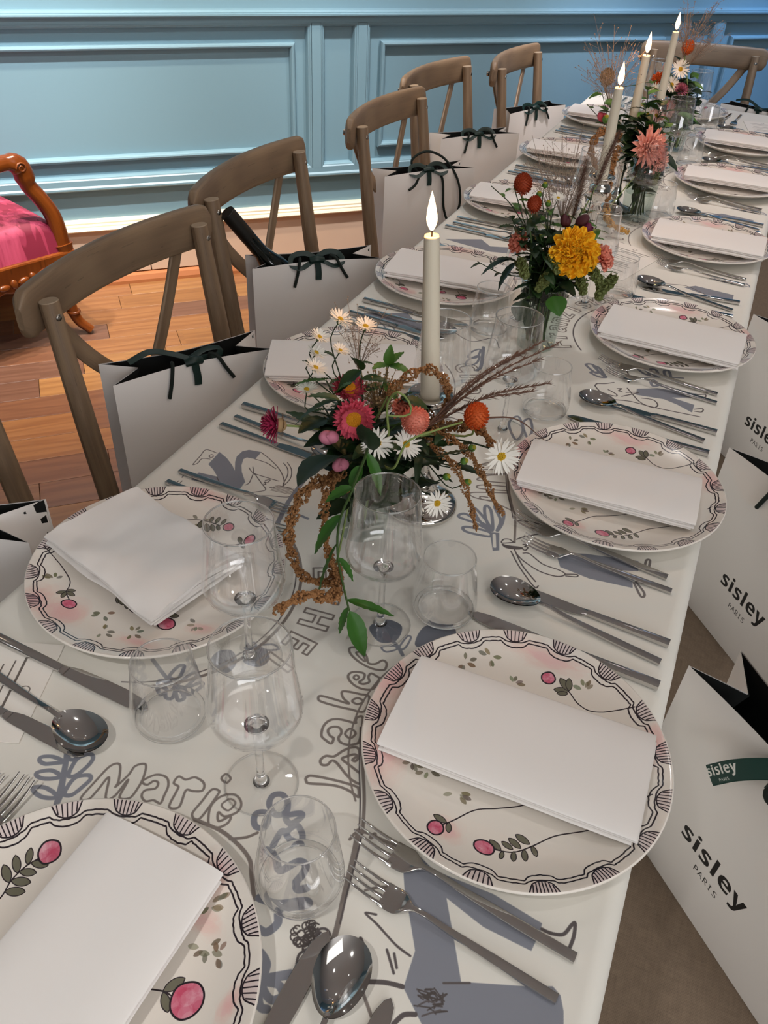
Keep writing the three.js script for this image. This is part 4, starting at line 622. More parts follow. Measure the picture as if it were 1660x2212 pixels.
function giftBag(label, { logo, bow = 1, cords = true, notch = 0.04, open = 0.85, tailPrint, s = 1 } = {}) {
  const o = thing('gift_bag', label, 'bag', [0, 0, 0], 0, 'white gift bags'); reseed(100 + s);
  const zf = (u, t) => { const e = Math.abs(u * 2 - 1); return lerp(BD / 2, 0.023 + open * (BD / 2 - 0.023) * Math.pow(e, 1.6), t * t); };
  const xf = (u) => (u - 0.5) * BW;
  const gus = (v, t, sgn) => { const e = 1 - Math.abs(v * 2 - 1); return [sgn * (BW / 2 - notch * 1.3 * t * t * e), t * BH, lerp(-1, 1, v) * zf(sgn > 0 ? 1 : 0, t)]; };
  part('front_panel', grid(24, 14, (u, t) => [xf(u), t * BH, zf(u, t)]), logo ? logoMat : paper, o);
  part('back_panel', grid(24, 14, (u, t) => [xf(1 - u), t * BH, -zf(u, t)]), paper, o);
  for (const q of [-1, 1]) part('side_gusset', grid(8, 14, (u, t) => gus(q > 0 ? 1 - u : u, t, q)), paper, o);
  part('base_panel', box(BW - 0.002, 0.002, BD - 0.002, 0, 0.0015, 0), paper, o);
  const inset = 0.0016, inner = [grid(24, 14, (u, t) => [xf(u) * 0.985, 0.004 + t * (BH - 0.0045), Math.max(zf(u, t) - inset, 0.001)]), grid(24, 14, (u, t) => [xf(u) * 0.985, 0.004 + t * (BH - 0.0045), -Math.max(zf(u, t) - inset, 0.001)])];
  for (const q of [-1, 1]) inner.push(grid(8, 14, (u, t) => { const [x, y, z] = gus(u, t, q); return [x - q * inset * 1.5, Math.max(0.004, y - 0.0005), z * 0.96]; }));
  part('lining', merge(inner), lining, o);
  const H = BH, T0 = 0.006;
  if (cords) for (const q of [-1, 1]) part('cord_handle', sweep(q < 0 ? [[-0.034, H - 0.02, 0.016], [-0.034, H + 0.004, 0.018], [-0.036, H + 0.006, 0.028], [-0.042, H - 0.02, 0.033], [-0.05, H - 0.047, 0.036]] : [[0.034, H - 0.02, 0.016], [0.03, H + 0.006, 0.018], [0.038, H + 0.006, 0.029], [0.05, H - 0.016, 0.033], [0.062, H - 0.036, 0.0355]], 0.0031, { sides: 10, seg: 20 }), cordM, o);
  const strap = (pts, w = 0.0065, up = V(0, 0, 1)) => sweep(pts, [w, 0.00055], { sides: 10, seg: 30, up });
  const knot = part('ribbon', sweep([[-0.014, H + 0.001, 0.023], [0, H + 0.004, 0.025], [0.014, H + 0.001, 0.023]], (t) => 0.0078 - 0.003 * Math.abs(t - 0.5), { sides: 12, seg: 10 }), ribbonM, o);
  part('ribbon_tail', strap([[0, H + 0.002, 0.029], [0.001, H - 0.008, 0.0295], [0.002, H - 0.024, 0.0315], [0.001, H - 0.036, 0.033]], 0.0062), ribbonM, knot);
  if (bow === 1) { // loops lying along the mouth, one loose end to the left
    part('ribbon_loop', strap([[0, H + 0.003, 0.012], [0.03, H + 0.006, 0.0], [0.055, H + 0.002, 0.0], [0.05, H - 0.006, 0.006], [0.025, H - 0.004, 0.01], [0, H + 0.002, 0.016]], 0.006, V(0, 1, 0.2)), ribbonM, knot);
    part('ribbon_tail', strap([[-0.004, H + 0.003, 0.012], [-0.03, H + 0.012, 0.0], [-0.06, H + 0.02, -0.004], [-0.098, H + 0.014, 0.004]], 0.0055, V(0, 0.9, 0.4)), ribbonM, knot);
  } else if (bow === 2) { // two full loops
    for (const q of [-1, 1]) part('ribbon_loop', strap([[0, H + 0.003, 0.016], [q * 0.022, H + 0.012, 0.01], [q * 0.048, H + 0.008, 0.012], [q * 0.054, H - 0.004, 0.026], [q * 0.036, H - 0.01, 0.032], [q * 0.015, H - 0.002, 0.027], [0, H + 0.002, 0.02]], 0.0055, V(0, 0.5, 1)), ribbonM, knot);
  }
  return o;
}
const seatTop = 0.4605;
const placeBag = (o, x, z, deg, y = seatTop) => { const a = THREE.MathUtils.degToRad(deg); o.position.set(x + Math.cos(a) * BW / 2 - Math.sin(a) * BD / 2, y, z - Math.sin(a) * BW / 2 - Math.cos(a) * BD / 2); o.rotation.y = a; return o; };
placeBag(giftBag('white gift bag with dark ribbon bow on the nearest fully seen chair', { bow: 1, s: 1 }), -0.797, -0.855, 55.2);
placeBag(giftBag('white gift bag with a dark bottle sticking out of its mouth', { bow: 2, s: 2 }), -0.846, -1.345, 42);
{ // the third bag's long cords hang over its front
  const o = placeBag(giftBag('white gift bag whose long looped cord hangs down its front', { bow: 2, cords: false, s: 3 }), -0.862, -2.03, 49);
  const H = BH;
  part('cord_handle', sweep([[-0.02, H - 0.01, 0.006], [-0.04, H + 0.02, 0.0], [0.0, H + 0.042, 0.0], [0.05, H + 0.025, 0.012], [0.085, H - 0.03, 0.04], [0.09, H - 0.1, 0.048], [0.06, H - 0.13, 0.05], [0.045, H - 0.1, 0.046], [0.04, H - 0.02, 0.03], [0.03, H, 0.012]], 0.0032, { sides: 10, seg: 60 }), cordM, o);
  part('cord_handle', sweep([[0, H, 0.008], [-0.02, H - 0.006, 0.02], [-0.04, H - 0.03, 0.032], [-0.062, H - 0.04, 0.04]], 0.0032, { sides: 10, seg: 20 }), cordM, o);
}
placeBag(giftBag('white gift bag, second farthest along the left row', { bow: 2, s: 4 }), -0.865, -2.45, 48);
placeBag(giftBag('white gift bag on the last chair of the left row', { bow: 2, s: 5, notch: 0.02 }), -0.78, -2.87, 62);
placeBag(giftBag('white gift bag cut by the left frame edge, papers inside', { bow: 0, cords: false, s: 6, open: 1.05, notch: 0.05 }), -0.657 - BW * Math.cos(0.49), -0.52 + BW * Math.sin(0.49), 28);
solo('booklet', merge([0, 1, 2, 3].map((i) => box(0.13, 0.2, 0.004, 0, 0.1, (i - 1.5) * 0.0052))), std(0xd9d6d2, 0.6), 'grey printed booklet standing inside the cut-off bag at the left', 'booklet', [-0.79, seatTop + 0.062, -0.508], 0.49);
placeBag(giftBag('white gift bag at the chair of the far table head', { bow: 1, s: 7, notch: 0.01 }), -0.175, -3.475, -20);
// right side, standing on the bench
{
  const o = placeBag(giftBag('white gift bag on the bench, nearest, its ribbon end printed in white', { logo: true, bow: 0, cords: false, s: 8, open: 0.62 }), 0.081, -0.667, -45);
  const H = BH, g = sweep([[0.02, H + 0.004, 0.012], [-0.005, H - 0.008, 0.03], [-0.028, H - 0.032, 0.047], [-0.046, H - 0.062, 0.056]], [0.0105, 0.0006], { sides: 12, seg: 30, up: V(0.2, 0.5, 1) });
  const uv = g.attributes.uv; for (let i = 0; i < uv.count; i++) { const u = uv.getX(i), L = 0.118; uv.setXY(i, 1 - uv.getY(i) / L, Math.abs(u * 2 - 1)); }
  part('ribbon_tail', g, ribbonPrint, o, 'dark green ribbon end printed in white');
  part('cord_handle', sweep([[0.04, H, 0.012], [0.02, H - 0.012, 0.03], [0.002, H - 0.03, 0.036], [0.006, H - 0.038, 0.036], [0.03, H - 0.03, 0.034], [0.06, H - 0.02, 0.03]], 0.0042, { sides: 10, seg: 30 }), cordM, o);
  part('ribbon', sweep([[0.01, H + 0.002, -0.004], [0.04, H + 0.016, 0.0], [0.07, H + 0.006, 0.006], [0.1, H + 0.012, 0.0]], [0.012, 0.001], { sides: 10, seg: 20, up: V(0, 0.6, 1) }), ribbonM, o);
}
placeBag(giftBag('white gift bag on the bench, second along the right side', { logo: true, bow: 0, cords: true, s: 9, open: 0.9 }), 0.081, -1.128, -50);
placeBag(giftBag('white gift bag on the bench, farthest one still seen at right', { logo: true, bow: 2, cords: true, s: 10, open: 0.7 }), 0.074, -1.63, -50);
// dark bottle in the second bag
{
  const g = lathe([[0, 0], [0.034, 0], [0.037, 0.004], [0.036, 0.11], [0.033, 0.135], [0.022, 0.165], [0.0155, 0.19], [0.0145, 0.262], [0, 0.262]], 40), cap = lathe([[0.0147, 0.225], [0.0152, 0.235], [0.0152, 0.262], [0.0148, 0.263], [0.0152, 0.2645], [0.0152, 0.295], [0.0145, 0.297], [0, 0.297]], 40);
  const o = thing('wine_bottle', 'dark glass bottle with black screw cap leaning out of a gift bag', 'bottle', [-0.75, 0.6, -1.48]);
  o.quaternion.setFromUnitVectors(V(0, 1, 0), V(-0.386, 0.806, 0.45).normalize()); o.position.set(-0.782, 0.612, -1.479);
  part('body', g, phys(0x0a0f0c, 0.08, { clearcoat: 0.6 }), o); part('screw_cap', cap, std(0x14120f, 0.45), o);
}
// printed menu cards on the cloth
{
  const face = std(0xffffff, 0.7, { map: canvasTexture(256, 384, (c) => { c.fillStyle = '#f1ece4'; c.fillRect(0, 0, 256, 384); c.fillStyle = '#6a625c'; for (let i = 0; i < 14; i++) { if (i % 4 === 3) continue; c.fillRect(40 + (i % 3) * 12, 60 + i * 20, 176 - (i % 3) * 24, i % 4 === 0 ? 5 : 3); } c.strokeStyle = '#6a625c'; c.lineWidth = 2; c.beginPath(); c.arc(128, 36, 10, 0, 6.3); c.stroke(); c.font = 'bold 20px serif'; c.textAlign = 'center'; c.fillText('MENU', 128, 362); }) });
  const g = new RoundedBoxGeometry(0.12, 0.0008, 0.19, 1, 0.0003), p = g.attributes.position, uv = g.attributes.uv; for (let i = 0; i < p.count; i++) uv.setXY(i, p.getX(i) / 0.12 + 0.5, 0.5 - p.getZ(i) / 0.19);
  solo('menu_card', g, face, 'white menu card beside the ribbed vase with the orange marigold', 'menu card', [-0.207, TOP + 0.0012, -1.765], -0.29, 'menu cards');
  solo('menu_card', g, face, 'white menu card near the far right place', 'menu card', [0.0, TOP + 0.0012, -3.15], 0.2, 'menu cards');
  solo('menu_card', g, face, 'white menu card cut off by the left frame edge', 'menu card', [-0.575, TOP + 0.0012, -0.318], -1.2, 'menu cards');
}

// ---------- candles in silver holders ----------
const holderGeo = lathe([[0, 0.001], [0.044, 0], [0.0465, 0.002], [0.0465, 0.006], [0.043, 0.0095], [0.034, 0.013], [0.018, 0.018], [0.0105, 0.026], [0.0095, 0.033], [0.014, 0.038], [0.0145, 0.043], [0.0095, 0.049], [0.0075, 0.062], [0.0085, 0.09], [0.0125, 0.101], [0.0085, 0.107], [0.012, 0.116], [0.0205, 0.127], [0.0225, 0.138], [0.0195, 0.147], [0.0145, 0.151], [0.018, 0.157], [0.0255, 0.1625], [0.0265, 0.164], [0.024, 0.165], [0.0135, 0.1625], [0.0115, 0.156], [0, 0.156]], 56);
const wax = phys(0xe6dcc6, 0.5, { clearcoat: 0.15 }), wickM = std(0x1c1612, 0.9), flameM = std(0x000000, 1, { emissive: 0xffd49a, emissiveIntensity: FLAME });
const flameGeo = lathe([[0, 0], [0.0026, 0.002], [0.0052, 0.008], [0.0058, 0.013], [0.0048, 0.021], [0.003, 0.029], [0.0012, 0.036], [0, 0.04]], 20);
function candle(x, z, h, len, lean, where, k) {
  solo('candlestick', holderGeo, M.silver, `polished silver candlestick ${where}`, 'candlestick', [x, TOP + 0.0008, z], 0, 'silver candlesticks');
  const o = thing('taper_candle', `lit ivory taper candle ${where}`, 'candle', [x, TOP + 0.157, z], 0, 'lit taper candles'); o.rotation.set(lean[1], 0, lean[0]);
  part('wax', lathe([[0, 0], [0.0112, 0], [0.0112, 0.01], [0.0102, len * 0.45], [0.0088, len * 0.85], [0.0082, len - 0.004], [0.0074, len - 0.0008], [0.0045, len - 0.0022], [0, len - 0.003]], 32), wax, o);
  part('wick', sweep([[0, len - 0.003, 0], [0.0004, len + 0.004, 0], [0.0012, len + 0.0085, 0]], 0.0008, { sides: 6, seg: 6 }), wickM, o);
  const f = part('flame', flameGeo, flameM, o); f.position.set(0, len + 0.003, 0); f.castShadow = false;
  const l = new THREE.PointLight(0xffb56a, CANDLE_POWER, 0, 2); l.position.set(0, len + 0.018, 0); l.castShadow = true; l.shadow.radius = 0.3; l.name = 'candle_glow'; o.add(l);
}
candle(-0.268, -0.793, 0.34, 0.19, [0.085, -0.03], 'nearest, rising out of the first bouquet');
candle(-0.272, -1.75, 0.33, 0.17, [0.01, 0], 'second, behind the marigold bouquet');
candle(-0.28, -2.07, 0.33, 0.179, [0.0, 0], 'third, beside the salmon dahlia');
candle(-0.285, -2.56, 0.33, 0.165, [0.0, 0], 'farthest, before the head chair');
// ---------- ribbed glass vases ----------
const vaseGlass = phys(0xe4ece8, 0.02, { transmission: 1, ior: 1.5, thickness: 0, side: THREE.DoubleSide });
const vaseWall = grid(192, 20, (u, v) => { const w = -u * 6.28318, r = (0.031 + 0.0075 * v) * (1 + 0.022 * Math.abs(Math.sin(w * 12))); return [Math.cos(w) * r, v * 0.11 + 0.001, Math.sin(w) * r]; });
const vaseFoot = lathe([[0, 0], [0.03, 0], [0.031, 0.003], [0.03, 0.008], [0, 0.007]], 48), vaseRim = new THREE.TorusGeometry(0.0388, 0.0012, 8, 64).rotateX(Math.PI / 2).translate(0, 0.111, 0);
const waterM = phys(0xe6eee6, 0, { transmission: 1, ior: 1.33, thickness: 0 });
function vase(x, z, where) {
  const o = thing('ribbed_vase', `small ribbed glass vase ${where}`, 'vase', [x, TOP + 0.0006, z], 0, 'ribbed glass vases');
  part('wall', vaseWall, vaseGlass, o); part('foot', vaseFoot, M.glass, o); part('rim', vaseRim, M.glass, o);
  part('water_surface', new THREE.CircleGeometry(0.0335, 40).rotateX(-Math.PI / 2).translate(0, 0.06, 0), waterM, o);
}
const VASES = [[-0.318, -0.72], [-0.258, -1.3], [-0.225, -2.05], [-0.24, -2.72]];
vase(...VASES[0], 'of the nearest bouquet with strawflowers'); vase(...VASES[1], 'of the bouquet with the orange marigold'); vase(...VASES[2], 'of the bouquet with the salmon dahlia'); vase(...VASES[3], 'of the farthest bouquet with white daisies');

// ---------- flowers ----------
const TOWARD = V(0.3717, 0, 0.9284), RIGHT = V(0.9284, 0, -0.3717);
const facing = ([r, u, t]) => RIGHT.clone().multiplyScalar(r).addScaledVector(TOWARD, t).add(V(0, u, 0)).normalize();
const petalMat = (color, o = {}) => phys(color, 0.7, { side: THREE.DoubleSide, sheen: 0.3, ...o });
const FM = {
  stem: std(0x3f5a28, 0.7), darkStem: std(0x2a3a20, 0.7), brownStem: std(0x5a4630, 0.8), paleStem: std(0x7f9250, 0.6),
  leaf: std(0x27431f, 0.5, two), leafLight: std(0x4a7428, 0.5, two), leafDark: std(0x1b3018, 0.5, two), leafBright: std(0x35661f, 0.45, two),
  white: petalMat(0xf0ece2), cream: petalMat(0xf4ecd6), yellow: std(0xc9a21e, 0.8), yellowGreen: std(0xa8a030, 0.8),
  pink: petalMat(0xd8586e), magenta: petalMat(0xa01f4a), rose: petalMat(0xc8788e), coral: petalMat(0xf09a84), orange: petalMat(0xdc6a2c), rust: petalMat(0xa84420), marigold: petalMat(0xffc61e), salmon: petalMat(0xffc2b2), blush: petalMat(0xe8b8b0), purple: petalMat(0x6a1c40), wine: petalMat(0x4a1a22),
  gold: std(0xe0a01c, 0.8), hop: petalMat(0x6f7a44), amaranth: std(0x94683e, 0.85), amaranthGold: std(0xc89a52, 0.85), straw: std(0xa78a62, 0.8), brownHair: std(0x6a4e40, 0.8), mist: std(0x9a8676, 0.8),
};
function petal(L, W, { lift = 0, curl = 0, cup = 0, point = 1, base = 0.25, nu = 6, nv = 4, wave = 0 } = {}) {
  return grid(nv, nu, (s, t) => { const k = s * 2 - 1, w = W * 0.5 * (base * (1 - t) + Math.pow(Math.sin(Math.PI * Math.min(1, t * 0.62 + 0.19 + (t > 0.5 ? (t - 0.5) * 0.38 * point : 0))), 0.9) * (1 - base * (1 - t))) * (t > 0.97 ? 1 - point * 0.9 : 1); return [k * w, lift * t + curl * t * t + cup * k * k * W * t + wave * Math.sin(k * 5 + t * 4) * t, L * t]; });
}
const spin = (g, a, tilt = 0, y = 0, r = 0) => g.clone().translate(0, 0, r).applyMatrix4(new THREE.Matrix4().makeRotationY(a).multiply(new THREE.Matrix4().makeRotationX(-tilt)).setPosition(0, y, 0));
const whorl = (n, g, tilt, y = 0, r = 0, j = 0.08) => Array.from({ length: n }, (_, i) => spin(g, (i / n) * 6.283 + rr(-j, j), tilt + rr(-j, j), y, r));
const beads = (n, R, h, s) => Array.from({ length: n }, (_, i) => { const q = Math.sqrt((i + 0.5) / n), w = i * 2.39996; return new THREE.IcosahedronGeometry(s, 0).translate(Math.cos(w) * R * q, h * (1 - q * q), Math.sin(w) * R * q); });
// blossoms of unit radius looking along +y; each returns [part, geometry, material] rows
const cache = new Map();
const BLOOM = {
  aster(m = 'white') { reseed(201); const g = petal(0.78, 0.15, { curl: 0.1, base: 0.4, nu: 4, nv: 2 }); return [['petals', merge([...whorl(19, g, 0.12, 0, 0.22, 0.1), ...whorl(17, g, 0.28, 0.02, 0.2, 0.12)]), FM[m]], ['disc', merge([...beads(46, 0.27, 0.14, 0.05), lathe([[0, 0.1], [0.2, 0.06], [0.27, -0.02], [0.12, -0.14], [0, -0.2]].reverse(), 14)]), FM.yellow], ['calyx', lathe([[0.07, -0.42], [0.16, -0.3], [0.21, -0.12], [0.24, 0.0]], 12), FM.stem]]; },
  strawflower(m = 'pink') { reseed(202); const out = []; for (const [n, t, y, r, l] of [[28, 0.1, -0.12, 0.36, 0.64], [28, 0.3, -0.06, 0.38, 0.56], [26, 0.55, -0.03, 0.4, 0.42]]) out.push(...whorl(n, petal(l, 0.2, { curl: 0.12, cup: 0.3, base: 0.5, nu: 4, nv: 2 }), t, y, r, 0.09)); return [['petals', merge(out), FM[m]], ['golden_centre', merge([...beads(190, 0.52, 0.16, 0.05), lathe([[0, 0.12], [0.4, 0.07], [0.52, -0.05], [0.2, -0.2], [0, -0.3]].reverse(), 16)]), FM.gold], ['calyx', lathe([[0.06, -0.5], [0.2, -0.42], [0.32, -0.25], [0.34, -0.1]], 14), FM.straw]]; },
  bud(m = 'magenta') { reseed(203); const out = []; for (let k = 0; k < 5; k++) out.push(...whorl(22 - k * 2, petal(0.75, 0.18, { curl: -0.1, cup: 0.3, base: 0.6, nu: 4, nv: 2 }), 0.35 + k * 0.25, -0.1 + k * 0.05, 0.3 - k * 0.05, 0.12)); return [['petals', merge(out), FM[m]], ['calyx', merge([lathe([[0.05, -0.5], [0.22, -0.42], [0.4, -0.2], [0.36, 0]], 14), ...whorl(20, petal(0.5, 0.14, { curl: 0.1, nu: 3, nv: 2 }), -0.2, -0.2, 0.2)]), FM.straw]]; },
  globe(m = 'orange') { reseed(204); const g = petal(0.34, 0.2, { cup: 0.4, base: 0.7, nu: 3, nv: 2 }), out = []; for (let i = 0; i < 170; i++) { const q = (i + 0.5) / 170, y = 1 - 2 * q, r = Math.sqrt(1 - y * y), w = i * 2.39996, n = V(Math.cos(w) * r, y, Math.sin(w) * r), up = V(0, 1, 0).lerp(n, 0.55).normalize(); out.push(g.clone().applyQuaternion(new THREE.Quaternion().setFromUnitVectors(V(0, 0, 1), up)).translate(n.x * 0.78, n.y * 0.95, n.z * 0.78)); } out.push(new THREE.SphereGeometry(0.82, 12, 10).scale(0.95, 1.12, 0.95)); return [['bracts', merge(out), FM[m]]]; },
  marigold(m = 'marigold') { reseed(205); const out = []; for (let k = 0; k < 8; k++) out.push(...whorl(19 - k, petal(0.95 - k * 0.1, 0.52 - k * 0.03, { curl: 0.05, cup: 0.15, base: 0.35, wave: 0.1, nu: 6, nv: 7, point: 0.25 }), 0.1 + k * 0.17, -0.15 + k * 0.05, 0.04, 0.2)); return [['petals', merge(out), FM[m]], ['calyx', lathe([[0.08, -0.75], [0.24, -0.55], [0.3, -0.2], [0.2, 0]], 14), FM.stem]]; },
  carnation(m = 'coral') { reseed(206); const out = []; for (let k = 0; k < 6; k++) out.push(...whorl(13 - k, petal(0.95 - k * 0.08, 0.5, { cup: 0.2, base: 0.3, wave: 0.12, nu: 5, nv: 6, point: 0.3 }), 0.25 + k * 0.22, -0.2 + k * 0.03, 0.03, 0.25)); return [['petals', merge(out), FM[m]], ['calyx', lathe([[0.1, -0.8], [0.26, -0.6], [0.3, -0.15]], 12), FM.stem]]; },
  dahlia(m = 'salmon') { reseed(207); const out = []; for (let k = 0; k < 7; k++) out.push(...whorl(17 - k, petal(1.0 - k * 0.11, 0.24, { curl: 0.05, cup: 0.45, base: 0.5, nu: 6, nv: 4 }), 0.02 + k * 0.2, -0.1 + k * 0.04, 0.08, 0.12)); return [['petals', merge(out), FM[m]], ['calyx', lathe([[0.06, -0.4], [0.2, -0.3], [0.24, -0.1]], 12), FM.stem]]; },
  pod(m = 'rose') { reseed(208); return [['petals', merge([new THREE.SphereGeometry(0.75, 16, 12).scale(0.75, 1.05, 0.6).translate(0, 0.1, 0.12), new THREE.SphereGeometry(0.7, 16, 12).scale(0.7, 0.85, 0.6).translate(0, -0.1, -0.2), ...whorl(4, petal(0.8, 0.7, { cup: 0.3, curl: 0.3, nu: 5, nv: 4 }), 0.9, -0.3, 0.12, 0.2)]), FM[m]], ['calyx', merge(whorl(5, petal(0.6, 0.3, { cup: 0.3, nu: 3, nv: 2 }), 0.7, -0.75, 0.05)), FM.stem]]; },
  hop(m = 'hop') { reseed(209); const out = []; for (let k = 0; k < 7; k++) out.push(...whorl(6, petal(0.72 - Math.abs(k - 2.5) * 0.06, 0.62, { cup: 0.35, curl: -0.25, base: 0.6, nu: 4, nv: 4 }), -0.75 + k * 0.06, 0.85 - k * 0.3, 0.05, 0.25)); out.push(new THREE.SphereGeometry(0.4, 10, 8).scale(0.8, 2, 0.8)); return [['bracts', merge(out), FM[m]]]; },
  greenbud(m = 'leafLight') { reseed(210); return [['bud', merge([new THREE.SphereGeometry(0.7, 14, 10), ...whorl(9, petal(0.9, 0.35, { cup: 0.3, nu: 3, nv: 2 }), 0.9, -0.6, 0.1, 0.2)]), FM[m]], ['tip', merge(beads(22, 0.45, 0.25, 0.12).map((g) => g.translate(0, 0.5, 0))), FM.yellowGreen]]; },
};
const bloomOf = (kind, m) => { const k = kind + (m ?? ''); if (!cache.has(k)) cache.set(k, BLOOM[kind](m)); return cache.get(k); };
const leafGeo = (L, W, bend = 0.3, fold = 0.25) => grid(6, 12, (s, t) => { const k = s * 2 - 1, w = W * 0.5 * Math.pow(Math.sin(Math.PI * Math.pow(t, 0.8)), 0.85) + 0.0004; return [k * w, -bend * L * t * t + fold * Math.abs(k) * w + 0.0006 * Math.sin(t * 40) * Math.abs(k), L * t]; });
function aim(m, pos, dir, roll = 0, axis = 'z') {
  const d = dir.clone().normalize(); m.position.copy(pos);
  if (axis === 'y') m.quaternion.setFromUnitVectors(V(0, 1, 0), d).multiply(new THREE.Quaternion().setFromAxisAngle(V(0, 1, 0), roll));
  else { const up = Math.abs(d.y) > 0.95 ? V(0.2, 0, 1) : V(0, 1, 0), x = up.clone().cross(d).normalize(), y = d.clone().cross(x); m.quaternion.setFromRotationMatrix(new THREE.Matrix4().makeBasis(x, y, d)).multiply(new THREE.Quaternion().setFromAxisAngle(V(0, 0, 1), roll)); }
  return m;
}
const rrs = (i) => Math.sin(i * 12.9 + 1) * 0.5;
let stemCount = 0;
function root(b) { const [x, z] = VASES[b], w = stemCount++ * 2.4, r = 0.004 + 0.016 * ((stemCount * 0.37) % 1); return V(x + Math.cos(w) * r, TOP + 0.012, z + Math.sin(w) * r); }
// a cut flower standing in vase b: head at p, looking along dir
function flower(b, kind, name, label, cat, p, dir, size, { mat, stem = 'stem', w = 0.0011, leaves = 0, leafSize = 0.03, group, sag = 0.5, roll } = {}) {
  const o = thing(name, label, cat, [0, 0, 0], 0, group), base = root(b); o.position.copy(base);
  const head = V(...p).sub(base), d = facing(dir), neck = head.clone().addScaledVector(d, -size * 0.45), mouth = V((VASES[b][0] - base.x) * -0.6 + head.x * 0.12, 0.1, (VASES[b][1] - base.z) * -0.6 + head.z * 0.12), mid = mouth.clone().lerp(neck, 0.5).add(V(0, sag * 0.18 * Math.hypot(head.x, head.z), 0)), pre = neck.clone().addScaledVector(d, -Math.min(0.02, 0.3 * mouth.distanceTo(neck)));
  const path = [V(0, 0, 0), mouth, mid, pre, neck];
  part('stem', sweep(path, (t) => w * (1.25 - 0.4 * t), { sides: 6, seg: 26 }), FM[stem], o);
  for (const [pn, g, m] of bloomOf(kind, mat)) { const q = part(pn, g, m, o); q.scale.setScalar(size); aim(q, head, d, roll ?? rr(0, 6), 'y'); }
  const curve = new THREE.CatmullRomCurve3(path, false, 'centripetal');
  for (let i = 0; i < leaves; i++) { const t = 0.45 + 0.45 * ((i + 0.5) / leaves), c = curve.getPointAt(t), a = rr(0, 6.3); aim(part('leaf', leafGeo(leafSize * rr(0.8, 1.2), leafSize * 0.3, 0.35), FM[i % 2 ? 'leaf' : 'leafDark'], o), c, V(Math.cos(a), 0.5, Math.sin(a))); }
  return o;
}
// a leafy sprig through the given points, with leaves [t, direction, length, width]
function sprig(b, name, label, pts, leaves, { mat = 'leaf', stem = 'darkStem', w = 0.0012, free, cat = 'foliage', group } = {}) {
  const o = thing(name, label, cat, [0, 0, 0], 0, group), base = free ? V(...pts[0]) : root(b); o.position.copy(base);
  const path = (free ? pts.slice(1) : [[VASES[b][0], TOP + 0.108, VASES[b][1]], ...pts]).map((p) => V(...p).sub(base)); path.unshift(V(0, 0, 0));
  part('stem', sweep(path, (t) => w * (1.2 - 0.6 * t), { sides: 6, seg: 40 }), FM[stem], o);
  const curve = new THREE.CatmullRomCurve3(path, false, 'centripetal');
  for (const [t, dir, L, W, roll = 0, bend = 0.3] of leaves) aim(part('leaf', leafGeo(L, W, bend), FM[mat], o), curve.getPointAt(t), facing(dir), roll);
  return o;
}
const pairs = (n, t0, t1, L, W, s) => { reseed(s); return Array.from({ length: n }, (_, i) => { const a = i * 2.4 + rr(-0.4, 0.4); return [lerp(t0, t1, (i + 0.5) / n), [Math.cos(a), rr(0.1, 0.7), Math.sin(a)], L * rr(0.75, 1.15), W * rr(0.8, 1.1), rr(-0.4, 0.4), rr(0.1, 0.5)]; }); };
// hanging tail of amaranth: a curve wrapped in small seed clusters
function amaranth(b, label, pts, r, s, mat = 'amaranth') {
  const o = thing('amaranth_tail', label, 'flower', [0, 0, 0], 0, 'hanging amaranth tails'), base = root(b); o.position.copy(base); reseed(s);
  const tail = pts.map((p) => V(...p).sub(base)), path = [V(0, 0, 0), V((VASES[b][0] - base.x), 0.1, (VASES[b][1] - base.z)), tail[0]];
  part('stem', sweep(path, 0.0012, { sides: 6, seg: 20 }), FM.paleStem, o);
  const c = new THREE.CatmullRomCurve3(tail, false, 'centripetal'), L = c.getLength(), n = Math.ceil(L / 0.0015), seeds = [], ico = new THREE.IcosahedronGeometry(1, 0);
  for (let i = 0; i < n; i++) { const t = i / n, p = c.getPointAt(t), k = r * (0.75 + 0.35 * Math.sin(t * L * 260 + s)) * (1 - 0.45 * t * t); for (let j = 0; j < 8; j++) { const w = rr(0, 6.3), y = rr(-1, 1), q = Math.sqrt(1 - y * y); seeds.push(ico.clone().scale(...[1, 1, 1].map(() => r * rr(0.14, 0.3))).translate(p.x + Math.cos(w) * q * k, p.y + y * k, p.z + Math.sin(w) * q * k)); } }
  const m = part('seed_tail', merge(seeds), FM[mat], o); m.userData.kind = 'stuff';
  return o;
}
// grass: ends fan out from one stem, with fine spikelets
function plume(b, label, from, ends, s, { mat = 'straw', w = 0.0007, hair = 0.006, per = 60, dark } = {}) {
  const o = thing('grass_plume', label, 'grass', [0, 0, 0], 0), base = root(b); o.position.copy(base); reseed(s); const F = V(...from).sub(base);
  part('stem', sweep([[0, 0, 0], [VASES[b][0] - base.x, 0.1, VASES[b][1] - base.z], F], 0.0013, { sides: 6, seg: 16 }), FM[dark ?? 'brownStem'], o);
  for (const e of ends) {
    const E = V(...e).sub(base), mid = F.clone().lerp(E, 0.5).add(V(0, 0.012, 0)), c = new THREE.CatmullRomCurve3([F, mid, E]), out = [sweep([F, mid, E], (t) => w * (1.2 - 0.8 * t), { sides: 5, seg: 16 })];
    for (let i = 0; i < per; i++) { const t = rr(0.12, 1), p = c.getPointAt(t), d = c.getTangentAt(t).add(V(rr(-0.5, 0.5), rr(-0.4, 0.5), rr(-0.5, 0.5))).normalize(), g = new THREE.ConeGeometry(0.00055, hair * rr(0.6, 1.3), 4).translate(0, hair * 0.5, 0).applyQuaternion(new THREE.Quaternion().setFromUnitVectors(V(0, 1, 0), d)).translate(p.x, p.y, p.z); out.push(g); }
    part('strand', merge(out), FM[mat], o);
  }
  return o;
}
